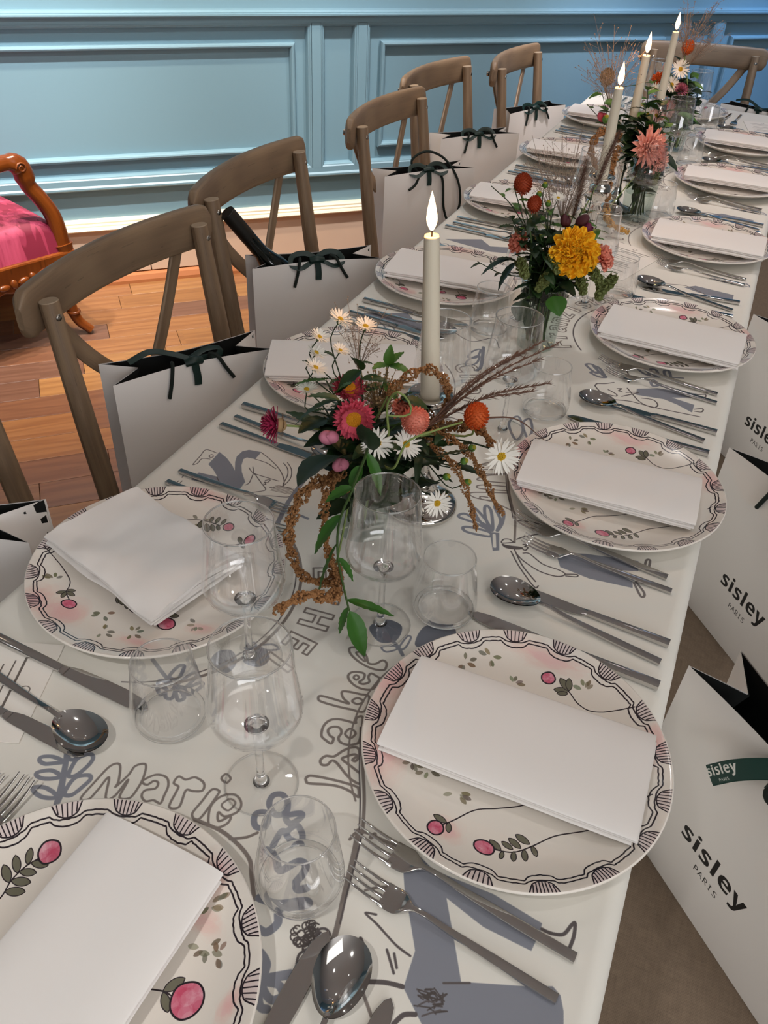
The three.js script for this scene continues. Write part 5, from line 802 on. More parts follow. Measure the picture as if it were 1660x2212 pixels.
// foxtail spike with bristles
function foxtail(b, label, pts, r, s, mat = 'brownHair') {
  const o = thing('foxtail_grass', label, 'grass', [0, 0, 0], 0, 'foxtail spikes'), base = root(b); o.position.copy(base); reseed(s); const P = pts.map((p) => V(...p).sub(base));
  part('stem', sweep([V(0, 0, 0), V(VASES[b][0] - base.x, 0.1, VASES[b][1] - base.z), P[0]], 0.001, { sides: 6, seg: 16 }), FM.paleStem, o);
  const c = new THREE.CatmullRomCurve3(P), out = [sweep(P, (t) => r * 0.45 * Math.sqrt(Math.sin(Math.PI * clamp(t * 0.9 + 0.08, 0, 1))), { sides: 8, seg: 20 })], n = 420;
  for (let i = 0; i < n; i++) { const t = i / n, p = c.getPointAt(t), T = c.getTangentAt(t), w = i * 2.4, s0 = Math.abs(T.y) < 0.9 ? V(0, 1, 0) : V(1, 0, 0), a = s0.cross(T).normalize(), bb = a.clone().cross(T), d = a.multiplyScalar(Math.cos(w)).addScaledVector(bb, Math.sin(w)).addScaledVector(T, 0.9).normalize(), L = r * rr(1.6, 2.6) * (0.5 + 0.5 * Math.sin(Math.PI * clamp(t * 0.85 + 0.12, 0, 1))); out.push(new THREE.ConeGeometry(0.0004, L, 3).translate(0, L / 2, 0).applyQuaternion(new THREE.Quaternion().setFromUnitVectors(V(0, 1, 0), d)).translate(p.x, p.y, p.z)); }
  const m = part('spike', merge(out), FM[mat], o); m.userData.kind = 'stuff'; return o;
}
// airy seed spray: thin branches that fork and end in tiny grains
function spray(b, label, from, span, s, { mat = 'straw', n = 26, grain = 0.0012, up = [0, 1, 0], w = 0.00035, name = 'seed_spray' } = {}) {
  const o = thing(name, label, 'dried grass', [0, 0, 0], 0), base = root(b); o.position.copy(base); reseed(s); const F = V(...from).sub(base), out = [], U = facing(up);
  part('stem', sweep([V(0, 0, 0), V(VASES[b][0] - base.x, 0.1, VASES[b][1] - base.z), F], 0.0009, { sides: 6, seg: 14 }), FM[mat], o);
  for (let i = 0; i < n; i++) {
    const e = F.clone().addScaledVector(U, span * rr(0.4, 1)).add(V(rr(-1, 1), rr(-0.3, 0.5), rr(-1, 1)).multiplyScalar(span * 0.42)), m = F.clone().lerp(e, 0.5).addScaledVector(U, span * 0.08);
    out.push(sweep([F, m, e], w, { sides: 4, seg: 6, caps: false }), new THREE.IcosahedronGeometry(grain, 0).translate(e.x, e.y, e.z));
    for (let k = 0; k < 4; k++) { const t = rr(0.4, 0.95), p = F.clone().lerp(e, t), q = p.clone().add(V(rr(-1, 1), rr(-0.2, 1), rr(-1, 1)).multiplyScalar(span * 0.14)); out.push(sweep([p, q], w * 0.8, { sides: 3, seg: 1, caps: false }), new THREE.IcosahedronGeometry(grain, 0).translate(q.x, q.y, q.z)); }
  }
  const m = part('branches', merge(out), FM[mat], o); m.userData.kind = 'stuff'; return o;
}
// --- nearest bouquet
for (let i = 0; i < 4; i++) { const a = i * 1.57 + 0.4, [x, z] = VASES[0]; sprig(0, 'leafy_sprig', 'dark leaves filling the ribbed vase ' + ['at its back', 'at its left', 'at its front', 'at its right'][i], [[x + Math.cos(a) * 0.012, TOP + 0.03, z + Math.sin(a) * 0.012], [x + Math.cos(a) * 0.013, TOP + 0.085, z + Math.sin(a) * 0.013]], Array.from({ length: 9 }, (_, k) => [0.1 + 0.09 * k, [Math.cos(k * 2.4), 2.2, Math.sin(k * 2.4)], 0.045, 0.018, k, 0.05]), { mat: 'leafDark', free: true }); }
flower(0, 'strawflower', 'strawflower', 'wide-open pink strawflower with golden centre facing the camera', 'flower', [-.3069,.9387,-.6676], [0.05, 0.35, 1], 0.0235, { leaves: 3 });
flower(0, 'strawflower', 'strawflower', 'dark pink strawflower turned upwards above the golden-centred one', 'flower', [-.3375,.9393,-.72], [0.1, 1, 0.35], 0.02, { leaves: 2 });
flower(0, 'bud', 'strawflower', 'magenta strawflower seen from the side at the left of the bouquet', 'flower', [-.3865,.9194,-.6465], [-1, 0.15, 0.2], 0.02, { leaves: 2, leafSize: 0.05, stem: 'paleStem', w: 0.0014 });
flower(0, 'globe', 'globe_amaranth', 'orange globe amaranth on a long stem at the right of the nearest bouquet', 'flower', [-.1918,.9437,-.7245], [0.1, 1, 0.15], 0.0135, { stem: 'paleStem', w: 0.0014, leaves: 2 });
flower(0, 'globe', 'globe_amaranth', 'coral globe amaranth in the middle of the nearest bouquet', 'flower', [-.2445,.9474,-.6818], [0.3, 0.6, 0.7], 0.0145, { mat: 'coral', leaves: 1 });
flower(0, 'carnation', 'carnation', 'small coral carnation behind the curled green stem', 'flower', [-.2704,.9366,-.7145], [-0.2, 0.8, 0.6], 0.015, { mat: 'coral' });
[[-.3565,1.0114,-.7339, 0.015, 'topmost of the small asters at upper left'], [-.3679,.9996,-.7078, 0.012, 'pale side-on aster at the upper left edge'], [-.3712,.981,-.7065, 0.0125, 'aster above the dark leaf tip at left'], [-.3625,.9737,-.6885, 0.014, 'aster just above the left leaf'], [-.3474,.9853,-.716, 0.0105, 'small aster close beside another at upper left'], [-.3352,1.0001,-.7532, 0.014, 'aster over the rim of the plate behind'], [-.3666,.9527,-.676, 0.0135, 'lowest of the asters at the left']].forEach(([x, y, z, r, t], i) =>
  flower(0, 'aster', 'aster', `little cream aster, ${t}`, 'flower', [x, y, z], [rrs(i), 1, 0.12], r, { mat: 'white', stem: 'darkStem', w: 0.0008, leaves: 4, leafSize: 0.016, group: 'asters of the nearest bouquet' }));
flower(0, 'aster', 'aster', 'white aster facing the camera under the golden-centred strawflower', 'flower', [-.2738,.927,-.6539], [0.1, 0.4, 1], 0.0185, { leaves: 2 });
flower(0, 'aster', 'aster', 'white aster half hidden below the coral globe', 'flower', [-.2511,.9173,-.6792], [0.3, 0.7, 0.8], 0.0175, { leaves: 2 });
flower(0, 'aster', 'aster', 'large white aster reaching over the rim of the right plate', 'flower', [-.1533,.923,-.6968], [0.3, 0.35, 1], 0.021, { stem: 'darkStem', leaves: 5, leafSize: 0.02 });
flower(0, 'aster', 'aster', 'white aster hanging low before the silver candlestick foot', 'flower', [-.2061,.865,-.6649], [0.1, 0.4, 1], 0.0165, { stem: 'darkStem', leaves: 3, leafSize: 0.02, sag: -0.2 });
[[-.187,.9173,-.7048, 'green aster bud beside the large white aster'], [-.1819,.8871,-.6853, 'green aster bud low at the right, above the candlestick foot'], [-.1904,.9071,-.6927, 'green aster bud on a short side twig at right'], [-.2057,.8856,-.6866, 'dark green aster bud above the silver foot']].forEach(([x, y, z, t]) => flower(0, 'greenbud', 'aster_bud', t, 'flower bud', [x, y, z], [0.7, 0.6, 0.3], 0.0058, { stem: 'darkStem', w: 0.0008, leaves: 3, leafSize: 0.018 }));
flower(0, 'pod', 'snapdragon', 'dusky pink snapdragon bud left of the centre', 'flower', [-.3261,.9205,-.6492], [-0.6, 0.4, 0.6], 0.014, { leaves: 1 });
flower(0, 'pod', 'snapdragon', 'pink snapdragon bud over the big round leaf', 'flower', [-.3058,.9006,-.6357], [-0.5, 0.2, 0.8], 0.0125, { mat: 'rose' });
flower(0, 'pod', 'snapdragon', 'orange and pink snapdragon low behind the wine glass', 'flower', [-.3075,.8656,-.6458], [-0.3, 0.1, 0.9], 0.016, { mat: 'orange' });
amaranth(0, 'brown amaranth tail hanging in a wide arc at the left', [[-.3152,.8704,-.6535], [-.3305,.8782,-.6151], [-.3404,.8492,-.5895], [-.3374,.8125,-.58], [-.3157,.7951,-.5671], [-.2814,.7956,-.5701]], 0.0072, 301);
amaranth(0, 'brown amaranth tail inside the arc of the other', [[-.3086,.884,-.6454], [-.3106,.8809,-.6123], [-.3032,.8537,-.5937], [-.2915,.8332,-.5768], [-.2704,.8136,-.5638]], 0.006, 302);
amaranth(0, 'thick amaranth tail lying on the cloth between the glasses', [[-.2925,.7927,-.598], [-.2636,.816,-.5342], [-.2776,.8369,-.507], [-.2869,.8399,-.4871], [-.2934,.8366,-.4737]], 0.0074, 303);
amaranth(0, 'amaranth tail drooping down at the right, outer one', [[-.2339,.9172,-.7184], [-.1911,.9129,-.7032], [-.1641,.8897,-.6925], [-.1497,.8705,-.6875], [-.1375,.8623,-.6816]], 0.005, 304);
amaranth(0, 'amaranth tail drooping at the right, inner one', [[-.2341,.9056,-.7075], [-.1977,.8983,-.6898], [-.1765,.8747,-.6767], [-.159,.8477,-.6622]], 0.0048, 305);
amaranth(0, 'amaranth tail looping up round the candlestick cup', [[-.2897,.9479,-.7176], [-.2689,.9744,-.7152], [-.2525,.9853,-.7217], [-.2384,.9712,-.7381], [-.2364,.9346,-.7605], [-.2359,.9107,-.7391]], 0.0058, 306);
amaranth(0, 'amaranth tail massed behind the orange globe', [[-.2538,.8789,-.7212], [-.2488,.8913,-.7555], [-.2194,.9119,-.7457], [-.1879,.9205,-.7368], [-.1717,.9072,-.7325]], 0.0075, 307);
plume(0, 'brown grass plume reaching far right from the nearest bouquet', [-.2475,.913,-.7237], [[-.1623,.9791,-.8548], [-.1444,.9828,-.8512], [-.1553,.9732,-.8252], [-.1757,.9603,-.8709], [-.1374,.96,-.8001], [-.1483,.9606,-.7742], [-.181,.9739,-.8257]], 311, { mat: 'brownHair', w: 0.0011, hair: 0.009, per: 130 });
plume(0, 'single dark grass blade pointing at the right plate', [-.1849,.943,-.7272], [[-.1206,.9262,-.7422]], 312, { per: 12, hair: 0.004, mat: 'brownHair', w: 0.001 });
spray(0, 'tan wispy seed spray standing up behind the strawflowers', [-.3093,.8995,-.742], 0.055, 321, { n: 60, mat: 'straw' });
spray(0, 'fine reddish seed haze above the left asters', [-.3451,.9407,-.76], 0.07, 322, { n: 22, mat: 'mist', grain: 0.0008, w: 0.00025 });
for (const [t, pts, w] of [['pale green stem curled into a loop before the coral carnation', [[-.2693,.9189,-.6719], [-.2713,.9665,-.6711], [-.2579,.9853,-.6657], [-.248,.9749,-.6697], [-.2455,.9616,-.6707], [-.253,.9602,-.6623], [-.2651,.961,-.6574]], 0.0017], ['long pale stem arching right to the orange globe', [[-.2506,.908,-.6471], [-.24,.9402,-.6513], [-.2184,.9493,-.6707], [-.1991,.9484,-.7]], 0.0016]]) sprig(0, 'flower_stem', t, pts, [], { stem: 'paleStem', w, cat: 'stem' });
const big = [['big_leaf', 'large round dark green leaf at the left of the nearest bouquet', [[-.3111,.9047,-.6444]], [[1, [-0.85, -0.1, 0.75], 0.058, 0.062, 0.5, 0.15]], 'leafDark'], ['leafy_sprig', 'dark leaf standing upright in the middle of the bouquet', [[-.2781,.9196,-.6468]], [[1, [-0.15, 1, 0.35], 0.05, 0.026, 0, 0.1]], 'leafDark'], ['leafy_sprig', 'long leaf pointing left towards the magenta strawflower', [[-.3249,.954,-.6712]], [[1, [-1, -0.1, 0.2], 0.05, 0.018, 0.3, 0.4], [1, [-0.9, 0.4, 0.1], 0.034, 0.012, 0, 0.3]], 'leaf'], ['leafy_sprig', 'leaf pair pointing left above the asters', [[-.352,.9595,-.6926]], [[1, [-1, 0.1, 0.2], 0.034, 0.013, 0.3, 0.2], [0.9, [0.5, 0.8, 0.2], 0.03, 0.014, 0, 0.2]], 'leafLight'], ['leafy_sprig', 'whorl of pointed leaves at the top of the nearest bouquet', [[-.3062,.9596,-.7541]], [[1, [0.9, 0.2, 0.4], 0.026, 0.014], [1, [-0.6, 0.4, 0.6], 0.024, 0.013], [1, [0, 1, 0.2], 0.024, 0.012], [1, [0.5, 0.7, -0.3], 0.022, 0.012], [0.9, [0.8, -0.2, 0.8], 0.026, 0.014], [0.88, [-0.9, 0.1, 0.3], 0.028, 0.014]], 'leafLight'], ['leafy_sprig', 'leaves left of the whorl at the top', [[-.3262,.9629,-.7245]], [[1, [-0.8, -0.3, 0.6], 0.034, 0.018], [1, [-0.2, 0.9, 0.3], 0.03, 0.016], [0.95, [0.9, 0.3, 0.2], 0.03, 0.015]], 'leaf'], ['leafy_sprig', 'pointed leaf right of the curled stem', [[-.2728,.9479,-.7136]], [[1, [1, 0.1, 0.3], 0.03, 0.017], [0.95, [0.4, 0.9, 0.1], 0.024, 0.013]], 'leaf']];
for (const [n, t, pts, lv, m] of big) sprig(0, n, t, pts, lv, { mat: m });
const LOW = [[-.3407,.8948,-.6649],[-.3102,.9036,-.6447],[-.3056,.8703,-.6789],[-.2773,.9189,-.6579],[-.2712,.8865,-.6927],[-.2429,.8955,-.6717],[-.2376,.9024,-.7061],[-.2105,.911,-.6846],[-.2009,.8781,-.7208]];
for (let i = 0; i < 9; i++) sprig(0, 'leafy_sprig', ['dark leaves under the magenta strawflower', 'dark leaves under the pink snapdragons', 'dark leaves below the golden-centred strawflower', 'dark leaves behind the standing leaf', 'dark leaves under the middle white aster', 'dark leaves in front of the candlestick stem', 'dark narrow leaves under the coral globe', 'dark narrow leaves above the silver foot', 'dark narrow leaves below the orange globe'][i], [LOW[i]], pairs(9, 0.45, 1, 0.038, i > 5 ? 0.008 : 0.017, 330 + i), { mat: i % 3 ? 'leafDark' : 'leaf' });
const THICK = [[-.3333,.9008,-.6894], [-.2941,.8836,-.6727], [-.2783,.8895,-.7114], [-.2434,.8934,-.693], [-.334,.91,-.7321], [-.2957,.9034,-.7367], [-.2905,.8802,-.6418], [-.2624,.8752,-.6639], [-.2689,.8805,-.7582], [-.3544,.9142,-.6917], [-.2731,.8525,-.6596], [-.251,.8468,-.6792], [-.301,.8407,-.6484]];
['behind the pink snapdragon', 'round the stem of the big round leaf', 'behind the middle white aster', 'below the coral globe', 'behind the golden-centred strawflower', 'under the curled stem', 'hanging over the left of the ribbed vase', 'hanging over the middle of the ribbed vase', 'behind the coral globe', 'behind the magenta strawflower', 'low before the ribbed vase', 'low at the right of the ribbed vase', 'low at the left of the ribbed vase'].forEach((t, i) => sprig(0, 'leafy_sprig', 'thick dark leaves ' + t, [THICK[i]], pairs(15, 0.4, 1, 0.042, 0.02, 360 + i), { mat: i % 3 === 1 ? 'leaf' : 'leafDark' }));
sprig(0, 'trailing_vine', 'green vine with narrow leaves trailing down over the cloth edge of the bouquet', [[-.2743,.9274,-.6268], [-.2739,.9055,-.5946], [-.2807,.8713,-.5812], [-.2772,.8365,-.5718], [-.2628,.8136,-.556], [-.2482,.7976,-.5403]], [
  [1, [0.35, -1, 0.35], 0.053, 0.022, 0, -0.05], [0.97, [1, 0.05, 0.35], 0.052, 0.011, 0, 0.1], [0.99, [-0.35, -1, 0.3], 0.034, 0.009, 0, 0.1], [0.74, [-0.75, -0.75, 0.4], 0.05, 0.016, 0, 0.25], [0.66, [-0.9, -0.1, 0.4], 0.03, 0.014, 0, 0.3], [0.82, [-0.45, -1, 0.3], 0.07, 0.008, 0.3, 0.15], [0.6, [-0.5, -0.8, 0.6], 0.03, 0.014], [0.55, [0.6, -0.8, 0.6], 0.045, 0.013], [0.86, [0.7, -0.6, 0.3], 0.03, 0.009], [0.42, [0.35, 1, 0.5], 0.045, 0.01]], { mat: 'leafBright', stem: 'stem', w: 0.0019 });
// --- bouquet with the orange marigold
flower(1, 'marigold', 'marigold', 'big ruffled orange marigold', 'flower', [-.2169,.9285,-1.2794], [0.1, 0.45, 1], 0.041, { w: 0.002, roll: 1 });
flower(1, 'globe', 'globe_amaranth', 'rust globe amaranth topmost in the marigold bouquet', 'flower', [-.3127,1.0173,-1.2734], [-0.1, 1, 0.2], 0.0142, { mat: 'rust', leaves: 5, leafSize: 0.03 });
flower(1, 'globe', 'globe_amaranth', 'small rust globe amaranth below the topmost one', 'flower', [-.2905,.9912,-1.2715], [0.1, 1, 0.2], 0.0115, { mat: 'rust', leaves: 4 });
flower(1, 'carnation', 'carnation', 'salmon carnation right of the marigold', 'flower', [-.1784,.9153,-1.3163], [0.7, 0.5, 0.5], 0.024, { mat: 'coral' });
flower(1, 'carnation', 'carnation', 'coral carnation left of the marigold, half hidden by leaves', 'flower', [-.3124,.9197,-1.295], [-0.7, 0.3, 0.5], 0.02, { mat: 'coral' });
flower(1, 'pod', 'snapdragon', 'purple snapdragon bloom above the marigold', 'flower', [-.2114,.9528,-1.3139], [0.2, 0.8, 0.5], 0.0165, { mat: 'purple' });
flower(1, 'pod', 'snapdragon', 'dark red snapdragon bud left above the marigold', 'flower', [-.2445,.9653,-1.3007], [-0.2, 1, 0.3], 0.014, { mat: 'wine' });
flower(1, 'pod', 'snapdragon', 'dark red snapdragon bud leaning right above the purple bloom', 'flower', [-.2207,.9667,-1.3102], [0.8, 0.6, 0.2], 0.015, { mat: 'wine' });
[[-.2842,.8982,-1.2417, 'left of the marigold'], [-.2533,.8813,-1.2433, 'below the marigold, left one'], [-.24,.9084,-1.2594, 'close under the marigold'], [-.1954,.8771,-1.2773, 'below the marigold, right one'], [-.1767,.8936,-1.2847, 'under the salmon carnation'], [-.1593,.8809,-1.2917, 'farthest right in the marigold bouquet'], [-.1653,.8739,-1.2785, 'lowest at the right of the marigold bouquet']].forEach(([x, y, z, t]) => flower(1, 'hop', 'hop_cone', `green hop cone ${t}`, 'hop cone', [x, y, z], [rrs(x * 99), -0.5, 0.5], 0.0165, { w: 0.0009, group: 'hop cones' }));
flower(1, 'aster', 'aster', 'small white aster among the thin twigs of the marigold bouquet', 'flower', [-.2628,.9966,-1.3041], [0.1, 1, 0.4], 0.012, { stem: 'darkStem', w: 0.0008, leaves: 4, leafSize: 0.018 });
flower(1, 'aster', 'aster', 'tiny white aster behind the rust globe', 'flower', [-.33,.998,-1.3095], [-0.5, 0.8, 0.4], 0.012, { stem: 'darkStem', w: 0.0008, leaves: 3, leafSize: 0.018 });
[[-.2842,1.0148,-1.2955, 'thin-stemmed green bud left of the small aster'], [-.2906,1.0006,-1.293, 'thin-stemmed green bud beside the rust globe'], [-.2753,.9874,-1.2991, 'green bud on a twig under the small aster']].forEach(([x, y, z, t]) => flower(1, 'greenbud', 'aster_bud', t, 'flower bud', [x, y, z], [0, 1, 0.2], 0.0065, { stem: 'darkStem', w: 0.0008, leaves: 3, leafSize: 0.015 }));
foxtail(1, 'brown foxtail spike standing upright behind the marigold', [[-.2439,.9551,-1.3547], [-.2425,.9888,-1.3661], [-.243,1.0391,-1.3767]], 0.0058, 401);
foxtail(1, 'brown foxtail spike leaning right before the second candle', [[-.2211,1.0016,-1.3855], [-.2153,1.0382,-1.3985], [-.2066,1.0788,-1.4128]], 0.006, 402);
spray(1, 'pale dry grass haze behind the marigold bouquet', [-.2604,.9433,-1.3589], 0.13, 411, { n: 46, mat: 'mist', grain: 0.0009, w: 0.0003, up: [0.0, 1, 0] });
spray(1, 'thin dry grass leaning left behind the marigold bouquet', [-.2749,.9564,-1.3316], 0.12, 412, { n: 16, mat: 'mist', grain: 0.0009, w: 0.0003, up: [-0.2, 1, 0] });
const lv2 = [['slender dark sprig between the foxtails', [[-.2211,.9588,-1.3316], [-.2195,1.0102,-1.3537]], pairs(9, 0.45, 1, 0.02, 0.011, 421), 'leafDark'], ['leafy sprig at the left under the rust globe', [[-.3064,.9673,-1.2759], [-.3261,1.0152,-1.268]], pairs(10, 0.4, 1, 0.022, 0.011, 422), 'leafLight'], ['thin tendril sprig reaching left over the plate', [[-.3265,.9742,-1.2894], [-.3681,1,-1.2943]], pairs(4, 0.5, 1, 0.014, 0.009, 423), 'leafLight'], ['broad dark leaves at the left of the marigold bouquet', [[-.3038,.9119,-1.2446]], [[1, [-1, -0.1, 0.3], 0.055, 0.028, 0.3, 0.3], [0.95, [-0.8, -0.7, 0.4], 0.05, 0.02, 0.2, 0.3], [0.9, [-0.9, 0.5, 0.2], 0.045, 0.024, 0.2, 0.3]], 'leafDark'], ['leaves behind the rust globes', [[-.2877,.9399,-1.3049]], pairs(14, 0.4, 1, 0.045, 0.02, 424), 'leafDark'], ['leaves left of the marigold', [[-.2656,.9368,-1.2814]], pairs(14, 0.4, 1, 0.045, 0.02, 425), 'leaf'], ['leaves behind the marigold', [[-.2507,.9355,-1.3413]], pairs(12, 0.4, 1, 0.045, 0.018, 426), 'leafDark'], ['leaves hanging below the marigold', [[-.2308,.8785,-1.2738]], pairs(12, 0.4, 1, 0.04, 0.02, 427), 'leafDark'], ['leaves at the lower left rim of the ribbed vase', [[-.2705,.8682,-1.258]], pairs(12, 0.4, 1, 0.045, 0.018, 428), 'leaf'], ['thin twig with needle leaves at far left', [[-.3237,.8841,-1.2474], [-.3585,.901,-1.2335]], pairs(10, 0.5, 1, 0.018, 0.004, 429), 'leafDark']];
for (const [t, pts, lv, m] of lv2) sprig(1, 'leafy_sprig', t, pts, lv, { mat: m });
sprig(1, 'leafy_sprig', 'bright heart-shaped leaf hanging over the vase rim', [[-.2336,.8633,-1.2512]], [[1, [0.3, -0.5, 0.8], 0.036, 0.034, 0.2, 0.1]], { mat: 'leafBright' });
sprig(1, 'leafy_sprig', 'dark leaf hanging beside the ribbed vase, seen through a glass', [[-.28,.8482,-1.2433]], [[1, [-0.1, -0.9, 0.6], 0.032, 0.03, 0, 0.1], [0.97, [0.3, -1, 0.3], 0.06, 0.022, 0, 0.1]], { mat: 'leafDark' });
// --- bouquet with the salmon dahlia
flower(2, 'dahlia', 'dahlia', 'salmon pink dahlia leaning right', 'flower', [-.2249,.917,-2.0174], [0.35, 0.25, 1], 0.043, { w: 0.002, roll: 0.4 });
flower(2, 'dahlia', 'dahlia', 'smaller salmon dahlia bloom under the larger one', 'flower', [-.2042,.8822,-2.0365], [0.6, -0.3, 0.8], 0.032, { w: 0.0018 });
amaranth(2, 'brown amaranth tail falling left of the dahlia', [[-.2875,.9238,-2.0247], [-.3298,.9405,-1.9862], [-.3425,.9083,-1.9704], [-.3228,.8649,-1.9782]], 0.009, 501, 'amaranth');
amaranth(2, 'brown amaranth tail falling along the candlestick to the cloth', [[-.2901,.9089,-2.0021], [-.29,.8671,-1.9698], [-.2828,.8125,-1.9512], [-.2756,.7777,-1.9325]], 0.009, 502, 'amaranth');
amaranth(2, 'golden amaranth tail lying on the cloth', [[-.2782,.79,-1.9422], [-.258,.7793,-1.8965], [-.2385,.7734,-1.8935], [-.2135,.768,-1.8927]], 0.0085, 503, 'amaranthGold');
flower(2, 'hop', 'hop_cone', 'green hop cone hanging below the dahlia', 'hop cone', [-.1978,.853,-2.0283], [0, -1, 0.2], 0.017, { w: 0.0009 });
flower(2, 'greenbud', 'aster_bud', 'pale bud beside the second candle', 'flower bud', [-.3287,.9619,-2.0082], [0, 1, 0.3], 0.012, { leaves: 2 });
flower(2, 'pod', 'snapdragon', 'crimson bloom left of the second candle', 'flower', [-.3422,.9596,-2.0351], [-0.5, 0.5, 0.6], 0.018, { mat: 'pink' });
flower(2, 'aster', 'aster', 'small pink aster above the dahlia', 'flower', [-.2325,.9686,-2.079], [0.2, 0.8, 0.8], 0.02, { mat: 'blush' });
flower(2, 'aster', 'aster', 'white aster between the candles', 'flower', [-.25,.9696,-2.072], [-0.3, 0.8, 0.8], 0.016, {});
for (const [t, pts, lv, m] of [['ivy-like sprig standing left of the second candle', [[-.3199,.9347,-2.044], [-.3407,.9816,-2.0357], [-.3546,1.0136,-2.0301]], pairs(10, 0.4, 1, 0.032, 0.022, 511), 'leafLight'], ['ivy-like sprig hanging out to the left', [[-.3428,.9528,-2.0348], [-.3795,.9842,-2.0202]], pairs(7, 0.4, 1, 0.026, 0.018, 512), 'leafLight'], ['leaves between the candles', [[-.2606,.9955,-2.0677]], pairs(14, 0.35, 1, 0.05, 0.024, 513), 'leaf'], ['leaves right of the third candle', [[-.2317,.9735,-2.0793]], pairs(12, 0.35, 1, 0.05, 0.024, 514), 'leafLight'], ['dark leaves behind the dahlia', [[-.2481,.9335,-2.0512]], pairs(14, 0.4, 1, 0.05, 0.024, 515), 'leafDark'], ['dark pointed leaf right of the dahlia', [[-.2046,.899,-2.0578]], [[1, [1, -0.5, 0.4], 0.06, 0.03, 0.3, 0.2]], 'leafDark'], ['leaves in front of the third candlestick', [[-.2603,.9179,-2.0248]], pairs(10, 0.4, 1, 0.045, 0.022, 516), 'leafDark'], ['dark sprig low before the ribbed vase of the dahlia', [[-.2366,.8344,-2.0127]], pairs(6, 0.6, 1, 0.03, 0.016, 517), 'leafDark']]) sprig(2, 'leafy_sprig', t, pts, lv, { mat: m });
spray(2, 'dry grass haze left of the second candle', [-.3317,.9734,-2.0608], 0.16, 521, { n: 40, mat: 'mist', grain: 0.0014, w: 0.0004, up: [-0.15, 1, 0] });
// --- farthest bouquet
[[-.2679,.9609,-2.7185, 'white daisy topmost before the head chair', 0.028], [-.279,.9231,-2.7033, 'white daisy below the topmost one', 0.024], [-.3221,.9052,-2.7076, 'pale round bloom at the left of the farthest bouquet', 0.02], [-.2385,.9014,-2.7411, 'white bloom at the right near the tall glass', 0.022]].forEach(([x, y, z, t, r]) => flower(3, 'aster', 'daisy', t, 'flower', [x, y, z], [0, 0.5, 1], r, { group: 'daisies of the farthest bouquet' }));
flower(3, 'globe', 'globe_amaranth', 'orange globe bloom on a tall stem before the head chair', 'flower', [-.2641,1.011,-2.7523], [0, 1, 0.3], 0.017, { stem: 'paleStem', w: 0.0018 });
flower(3, 'carnation', 'carnation', 'orange bloom beside the farthest candle', 'flower', [-.3205,.927,-2.7298], [-0.3, 0.6, 0.8], 0.024, { mat: 'orange' });
flower(3, 'carnation', 'carnation', 'blush bloom low in the farthest bouquet', 'flower', [-.2798,.8679,-2.6814], [0, 0.4, 1], 0.032, { mat: 'blush' });
flower(3, 'pod', 'snapdragon', 'pale pink snapdragon beside the farthest candle', 'flower', [-.2993,.9699,-2.6737], [0, 0.6, 0.9], 0.022, { mat: 'blush' });
flower(3, 'bud', 'strawflower', 'dusty rose spike right in the farthest bouquet', 'flower', [-.2505,.9122,-2.704], [0, 0.8, 0.6], 0.022, { mat: 'rose' });
flower(3, 'globe', 'yarrow', 'brown dried yarrow head left of the second candle', 'flower', [-.4754,.9063,-2.7755], [0, 1, 0.2], 0.022, { mat: 'straw' });
for (const [t, pts, lv, m] of [['leaves at the top of the farthest bouquet', [[-.2781,.9848,-2.7467]], pairs(8, 0.4, 1, 0.045, 0.02, 611), 'leafDark'], ['leaves round the farthest candle', [[-.3119,.9094,-2.7117]], pairs(16, 0.3, 1, 0.06, 0.03, 612), 'leaf'], ['leaves below the daisies', [[-.2601,.8858,-2.7109]], pairs(16, 0.3, 1, 0.06, 0.03, 613), 'leafLight'], ['leaves hanging right before the tall glass', [[-.2192,.9181,-2.7272], [-.1878,.8735,-2.6967]], pairs(8, 0.4, 1, 0.045, 0.026, 614), 'leafDark'], ['broad light leaf reaching right', [[-.2395,.8626,-2.6545]], [[1, [1, -0.1, 0.4], 0.06, 0.03, 0.2, 0.2], [0.95, [0.7, -0.5, 0.5], 0.05, 0.028, 0, 0.2]], 'leafBright'], ['dark leaves low in the farthest bouquet', [[-.2894,.8536,-2.6991]], pairs(14, 0.3, 1, 0.06, 0.028, 615), 'leafDark']]) sprig(3, 'leafy_sprig', t, pts, lv, { mat: m });
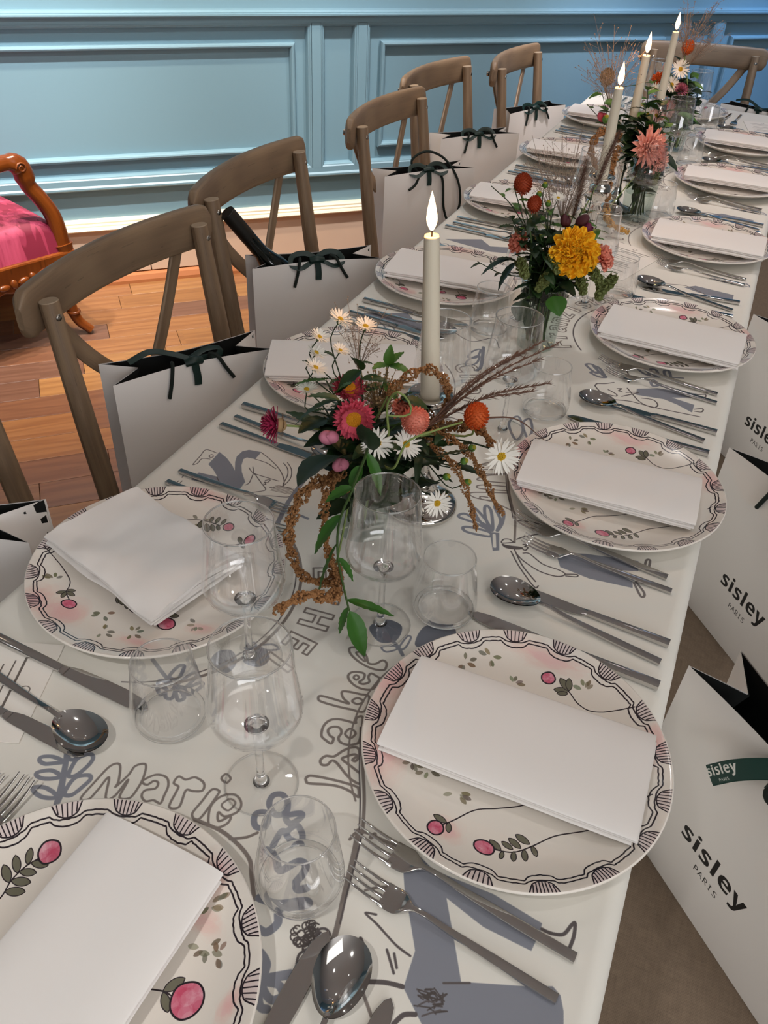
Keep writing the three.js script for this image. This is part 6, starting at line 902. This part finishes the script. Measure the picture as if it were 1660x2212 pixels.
spray(3, 'dry pink grass standing above the farthest bouquet', [-.2721,.9851,-2.7491], 0.14, 621, { n: 34, mat: 'mist', grain: 0.0016, w: 0.0005, up: [0.2, 1, 0] });
spray(3, 'dry grass beside the orange globe', [-.2498,.9688,-2.7581], 0.1, 622, { n: 18, mat: 'mist', grain: 0.0014, w: 0.0004, up: [0.5, 1, 0] });
// --- fuller greenery in the farther bouquets
[[-.328,.9596,-1.2888, 1, 'at the left of the rust globes'], [-.2909,.9714,-1.2713, 1, 'below the rust globes'], [-.2784,.9739,-1.3194, 1, 'between the twigs'], [-.2491,.9348,-1.3204, 1, 'close left of the marigold'], [-.2792,.9283,-1.2545, 1, 'over the left hop cones'], [-.2024,.9492,-1.3498, 1, 'behind the salmon carnation'], [-.2515,.8964,-1.2548, 1, 'over the vase rim'], [-.2121,.8757,-1.2921, 1, 'below the marigold, right'], [-.2298,.9738,-1.3497, 1, 'round the foxtails'],
 [-.335,.9867,-2.038, 2, 'left of the second candle'], [-.2969,.9597,-2.0317, 2, 'between the second and third candle'], [-.2647,1.0196,-2.0876, 2, 'high right of the third candle'], [-.2288,1.002,-2.0805, 2, 'at the right above the dahlia'], [-.2612,.9712,-2.046, 2, 'above the dahlia'], [-.2062,.96,-2.068, 2, 'low right above the dahlia'], [-.2643,.9005,-2.0124, 2, 'left of the dahlia'], [-.2197,.8733,-2.0303, 2, 'under the dahlia'],
 [-.3368,.9225,-2.7233, 3, 'at the left of the farthest candle'], [-.3053,.9328,-2.7574, 3, 'behind the farthest candle'], [-.2547,.9322,-2.7238, 3, 'between the daisies'], [-.2378,.9459,-2.7629, 3, 'at the right of the daisies'], [-.268,.8993,-2.6969, 3, 'under the daisies'], [-.2228,.8898,-2.715, 3, 'low at the right']]
  .forEach(([x, y, z, b, t], i) => sprig(b, 'leafy_sprig', 'bushy green sprig ' + t, [[x, y, z]], pairs(20, 0.3, 1, b === 1 ? 0.034 : 0.042, b === 1 ? 0.016 : 0.022, 700 + i), { mat: ['leaf', 'leafDark', 'leafLight'][i % 3] }));
renderer.render(scene, camera);
